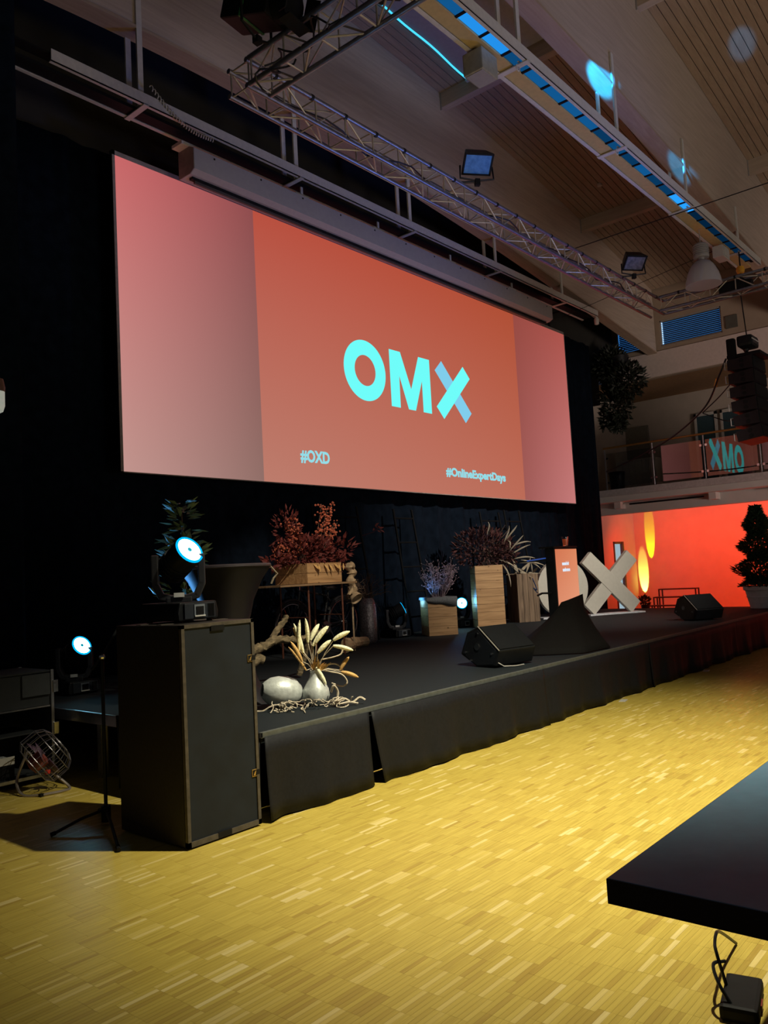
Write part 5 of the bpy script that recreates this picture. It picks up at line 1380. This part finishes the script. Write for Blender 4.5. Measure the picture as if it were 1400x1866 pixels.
def floor_fan():
    t = thing('floor_fan', 'tilted wire-guard floor fan with a red hub on a bent tube foot', 'fan', (3.16, 6.20, 0), math.radians(10))
    d = Vector((.62, -.35, .52)).normalized(); q = d.to_track_quat('Z', 'Y').to_matrix().to_4x4(); q.translation = Vector((.02, .02, .30))
    wire = mat('fan_wire', (0.35, 0.33, 0.36), 0.3, metal=0.8)
    g = MB()
    for (r, z) in ((.20, .0), (.20, -.13), (.165, .05), (.11, .075), (.05, .08), (.15, -.17)):
        pts = [q @ Vector((r*math.cos(a*PI/16), r*math.sin(a*PI/16), z)) for a in range(33)]; g.tube(pts, .0035, 5, False)
    for a in range(20):
        an = a*PI/10; c, s = math.cos(an), math.sin(an)
        g.tube([q @ Vector((r*c, r*s, z)) for r, z in ((.03, .082), (.11, .075), (.165, .05), (.20, 0), (.20, -.13), (.15, -.17), (.06, -.18))], .0022, 4, False)
    g.build('wire_guard', wire, t)
    for k in range(3):
        an = k*2.09; b = MB(); vs = []
        for i in range(5):
            a2 = an + i*.28
            for r, zz in ((.035, .0), (.17, .0)): vs.append(q @ Vector((r*math.cos(a2), r*math.sin(a2), -.05-.05*i/4)))
        b.add(vs, [(2*i, 2*i+1, 2*i+3, 2*i+2) for i in range(4)])
        o = b.build('blade', mat('fan_blade', (0.16, 0.10, 0.15), 0.35), t, smooth=True); md = o.modifiers.new('thickness', 'SOLIDIFY'); md.thickness = .003
    MB().lathe([(.0, -.20), (.06, -.19), (.065, -.08), (.03, -.06), (.0, -.06)], 18, q).build('motor', mat('motor_red_brown', (0.25, 0.06, 0.05), 0.4), t, smooth=True)
    ft = MB(); ft.tube(smooth_path([(-.10, .15, .30), (.0, .05, .16), (.08, -.10, .014), (-.02, -.16, .012), (-.17, -.10, .012)], 6), .011, 7); ft.build('foot_tube', mat('foot_tube_steel', (0.40, 0.34, 0.30), 0.4, metal=0.6), t, smooth=True)
    ft = MB(); ft.tube(smooth_path([(-.17, -.10, .012), (-.22, .05, .012), (-.16, .20, .1), (-.10, .15, .30)], 6), .011, 7); ft.build('foot_tube', MATS['foot_tube_steel'], t, smooth=True)
    for p in ((-.04, .08, .22), (-.02, .02, .14)): MB().box(p, (.035, .02, .03)).build('clamp_knob', RED, t)
    MB().box((-.17, -.10, .012), (.03, .03, .022)).build('rubber_foot', BLACK, t)
floor_fan()

def mic_stand():
    t = thing('microphone_stand', 'black microphone stand with a short boom left of the subwoofer', 'stand', (2.885, 4.95, 0))
    MB().tube([(0, 0, .06), (0, 0, 1.08)], .012, 10).build('pole', BLACKP, t, smooth=True)
    MB().tube([(0, 0, .02), (0, 0, .12)], .03, 12).build('hub', BLACK, t, smooth=True)
    for (x, y) in ((-.32, .07), (-.25, -.55), (.13, .30)):
        MB().tube([(0, 0, .10), (x*.5, y*.5, .07), (x, y, .018)], .010, 7).build('leg', BLACKP, t, smooth=True)
        MB().tube([(x*.97, y*.97, .02), (x*1.06, y*1.06, .014)], .014, 8).build('rubber_foot', BLACK, t)
    MB().tube([(-.06, .03, 1.00), (0, 0, 1.09), (.13, .02, 1.25)], .009, 7).build('boom', BLACKP, t, smooth=True)
    MB().ball((0, 0, 1.08), .022, 8, 6).build('clutch', CHROME, t)
mic_stand()

def side_lamp():
    t = thing('wall_lamp', 'white cylindrical lamp with a brown cap at the left edge', 'lamp', (3.085, 6.88, 3.06))
    MB().lathe([(.0, 0), (.055, .03), (.07, .08), (.07, .20)], 20).build('lamp_shade', mat('white_lamp_glass', (0.75, 0.78, 0.74), 0.4, emit=(0.8, 0.9, 0.8), estr=0.25), t, smooth=True)
    MB().lathe([(.072, .20), (.075, .24), (.06, .31), (.0, .33)], 20).build('lamp_cap', mat('brown_cap', (0.16, 0.09, 0.07), 0.5), t, smooth=True)
    MB().tube([(0, 0, .30), (0, .10, .36), (0, .26, .36)], .012, 6).build('bracket', BLACK, t)
side_lamp()

# ================================================================== ROOF FITTINGS
def pendant():
    t = thing('highbay_lamp', 'clear bell-shaped high-bay lamp hanging from the lighting tray', 'lamp', (13.42, 4.22, 5.98))
    gm = bpy.data.materials.new('bell_acrylic'); gm.use_nodes = True
    nt = gm.node_tree; nt.nodes.clear()
    tr = nt.nodes.new('ShaderNodeBsdfTransparent'); df = nt.nodes.new('ShaderNodeBsdfPrincipled'); df.inputs['Base Color'].default_value = (0.55, 0.52, 0.55, 1); df.inputs['Roughness'].default_value = 0.15
    mx = nt.nodes.new('ShaderNodeMixShader'); mx.inputs[0].default_value = 0.62; ou = nt.nodes.new('ShaderNodeOutputMaterial')
    nt.links.new(tr.outputs[0], mx.inputs[1]); nt.links.new(df.outputs[0], mx.inputs[2]); nt.links.new(mx.outputs[0], ou.inputs[0])
    o = MB().lathe([(.285, 0), (.275, .08), (.25, .18), (.20, .30), (.14, .38), (.09, .41)], 36).build('bell', gm, t, smooth=True)
    md = o.modifiers.new('thickness', 'SOLIDIFY'); md.thickness = .004
    MB().lathe([(.05, .38), (.05, .46), (.12, .46), (.125, .48), (.12, .50)], 24).build('collar', GREYM, t, smooth=True)
    cn = MB()
    for i in range(6): cn.lathe([(.11, .50+.03*i), (.125, .505+.03*i), (.125, .515+.03*i), (.11, .525+.03*i)], 24)
    cn.lathe([(.108, .49), (.108, .68), (.09, .70), (0, .70)], 24); cn.build('ballast_can', GREYM, t, smooth=True)
    MB().tube([(0, 0, .68), (0, 0, .95)], .008, 6).build('suspension', GREYM, t)
    MB().lathe([(.0, .14), (.05, .17), (.055, .25), (.03, .38), (0, .40)], 14).build('bulb', mat('bulb_frost', (0.5, 0.45, 0.42), 0.3), t, smooth=True)
pendant()
def roof_boxes():
    t = thing('junction_box', 'white junction box under the tray beside the high-bay lamp', 'box', (14.35, 4.18, 6.66))
    MB().bb(-.17, .17, -.09, .09, 0, .20).build('box_body', WHITEM, t, bevel=.01); MB().bb(-.15, .15, -.096, -.09, .02, .18).build('box_lid', WHITEM, t)
    MB().bb(-.02, .02, -.02, .02, .2, .262).build('box_hanger', GREYM, t)
    t = thing('warning_beacon', 'amber warning beacon hanging at the end of the lighting tray', 'beacon', (14.95, 4.05, 6.52))
    MB().lathe([(0, .0), (.06, .015), (.075, .07), (.06, .125), (.0, .14)], 18).build('amber_dome', YEL, t, smooth=True)
    MB().tube([(0, 0, .13), (0, 0, .40)], .012, 6).build('beacon_stem', BLACKP, t)
    MB().tube([(0, 0, 0), (.02, 0, -.16)], .025, 8).build('beacon_socket', BLACKP, t)
    t = thing('roof_loudspeaker', 'square grey box loudspeaker fixed to the lighting tray near the skylight', 'speaker', (7.02, 4.28, 6.665))
    MB().bb(-.15, .15, -.12, .12, 0, .24).build('box_body', mat('box_speaker_grey', (0.30, 0.27, 0.20), 0.6), t, bevel=.012); MB().bb(-.13, .13, -.10, .10, -.006, .002).build('box_grille', GREYM, t)
    MB().bb(-.02, .02, -.02, .02, .24, .276).build('box_bracket', GREYM, t)
    o = MB().lathe([(0, 0), (.05, .005), (.055, .03), (.05, .05)], 16).build('smoke_detector', WHITEM, None, smooth=True); o.location = (15.2, 6.65, zu(15.2)-.052); tag(o, 'small round smoke detector on the ceiling planks', 'detector')
    o = MB().lathe([(0, -.12), (.05, -.10), (.055, .0), (.03, .06), (0, .07)], 14).build('knob_lamp', WHITEM, None, smooth=True); o.location = (16.43, 7.50, 6.862); tag(o, 'small white knob lamp at the far end of the upper tray', 'lamp')
    # chain-hoist covers on the far right truss arm
    t = thing('truss_lantern', 'black lantern clamped in the far right truss arm', 'stage light', (14.06, 3.95, 5.93))
    MB().box((0, 0, .10), (.20, .42, .17)).build('lamp_body', BLACK, t, bevel=.02); MB().tube([(0, -.2, .1), (0, -.30, .08)], .08, 12).build('lens_tube', BLACK, t, smooth=True)
roof_boxes()

# ================================================================== FOREGROUND
def front_table():
    t = thing('black_table', 'matt black table top reaching in from the right foreground', 'table', (3.0, 0.2, 0))
    tb = mat('table_laminate_blue_reflection', (0.12, 0.25, 0.37), 0.38, var=0.06, spec=0.4)  # blue base colour stands in for the bluish reflection on the black top
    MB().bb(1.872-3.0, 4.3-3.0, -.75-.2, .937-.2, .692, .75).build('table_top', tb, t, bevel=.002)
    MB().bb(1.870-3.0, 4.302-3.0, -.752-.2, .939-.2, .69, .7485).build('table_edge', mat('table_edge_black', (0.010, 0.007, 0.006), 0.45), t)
    for x in (.35, 1.15):
        for y in (-.85, -.05): MB().bb(x-.03, x+.03, y-.03, y+.03, 0, .69).build('leg', BLACK, t)
front_table()
def di_box():
    t = thing('floor_socket', 'black multi-socket with a red switch at the bottom right corner', 'power strip', (2.868, .985, 0), math.radians(12))
    MB().bb(-.085, .16, -.06, .06, 0, .05).build('socket_body', BLACK, t, bevel=.014)
    MB().bb(.0, .05, -.064, -.058, .012, .03).build('red_switch', mat('dull_red', (0.22, 0.03, 0.02), 0.4), t)
    pts = smooth_path([(-.06, .02, .04), (-.04, .06, .10), (.02, .08, .13), (.08, .05, .12)], 6)
    MB().tube(pts, .006, 6).build('lead', BLACKP, t, smooth=True)
    MB().tube(smooth_path([(.06, .05, .05), (.05, .07, .15), (.09, .08, .17), (.16, .08, .18), (.3, .08, .12), (.5, .06, .006)], 6), .006, 6).build('lead', BLACKP, t, smooth=True)
di_box()
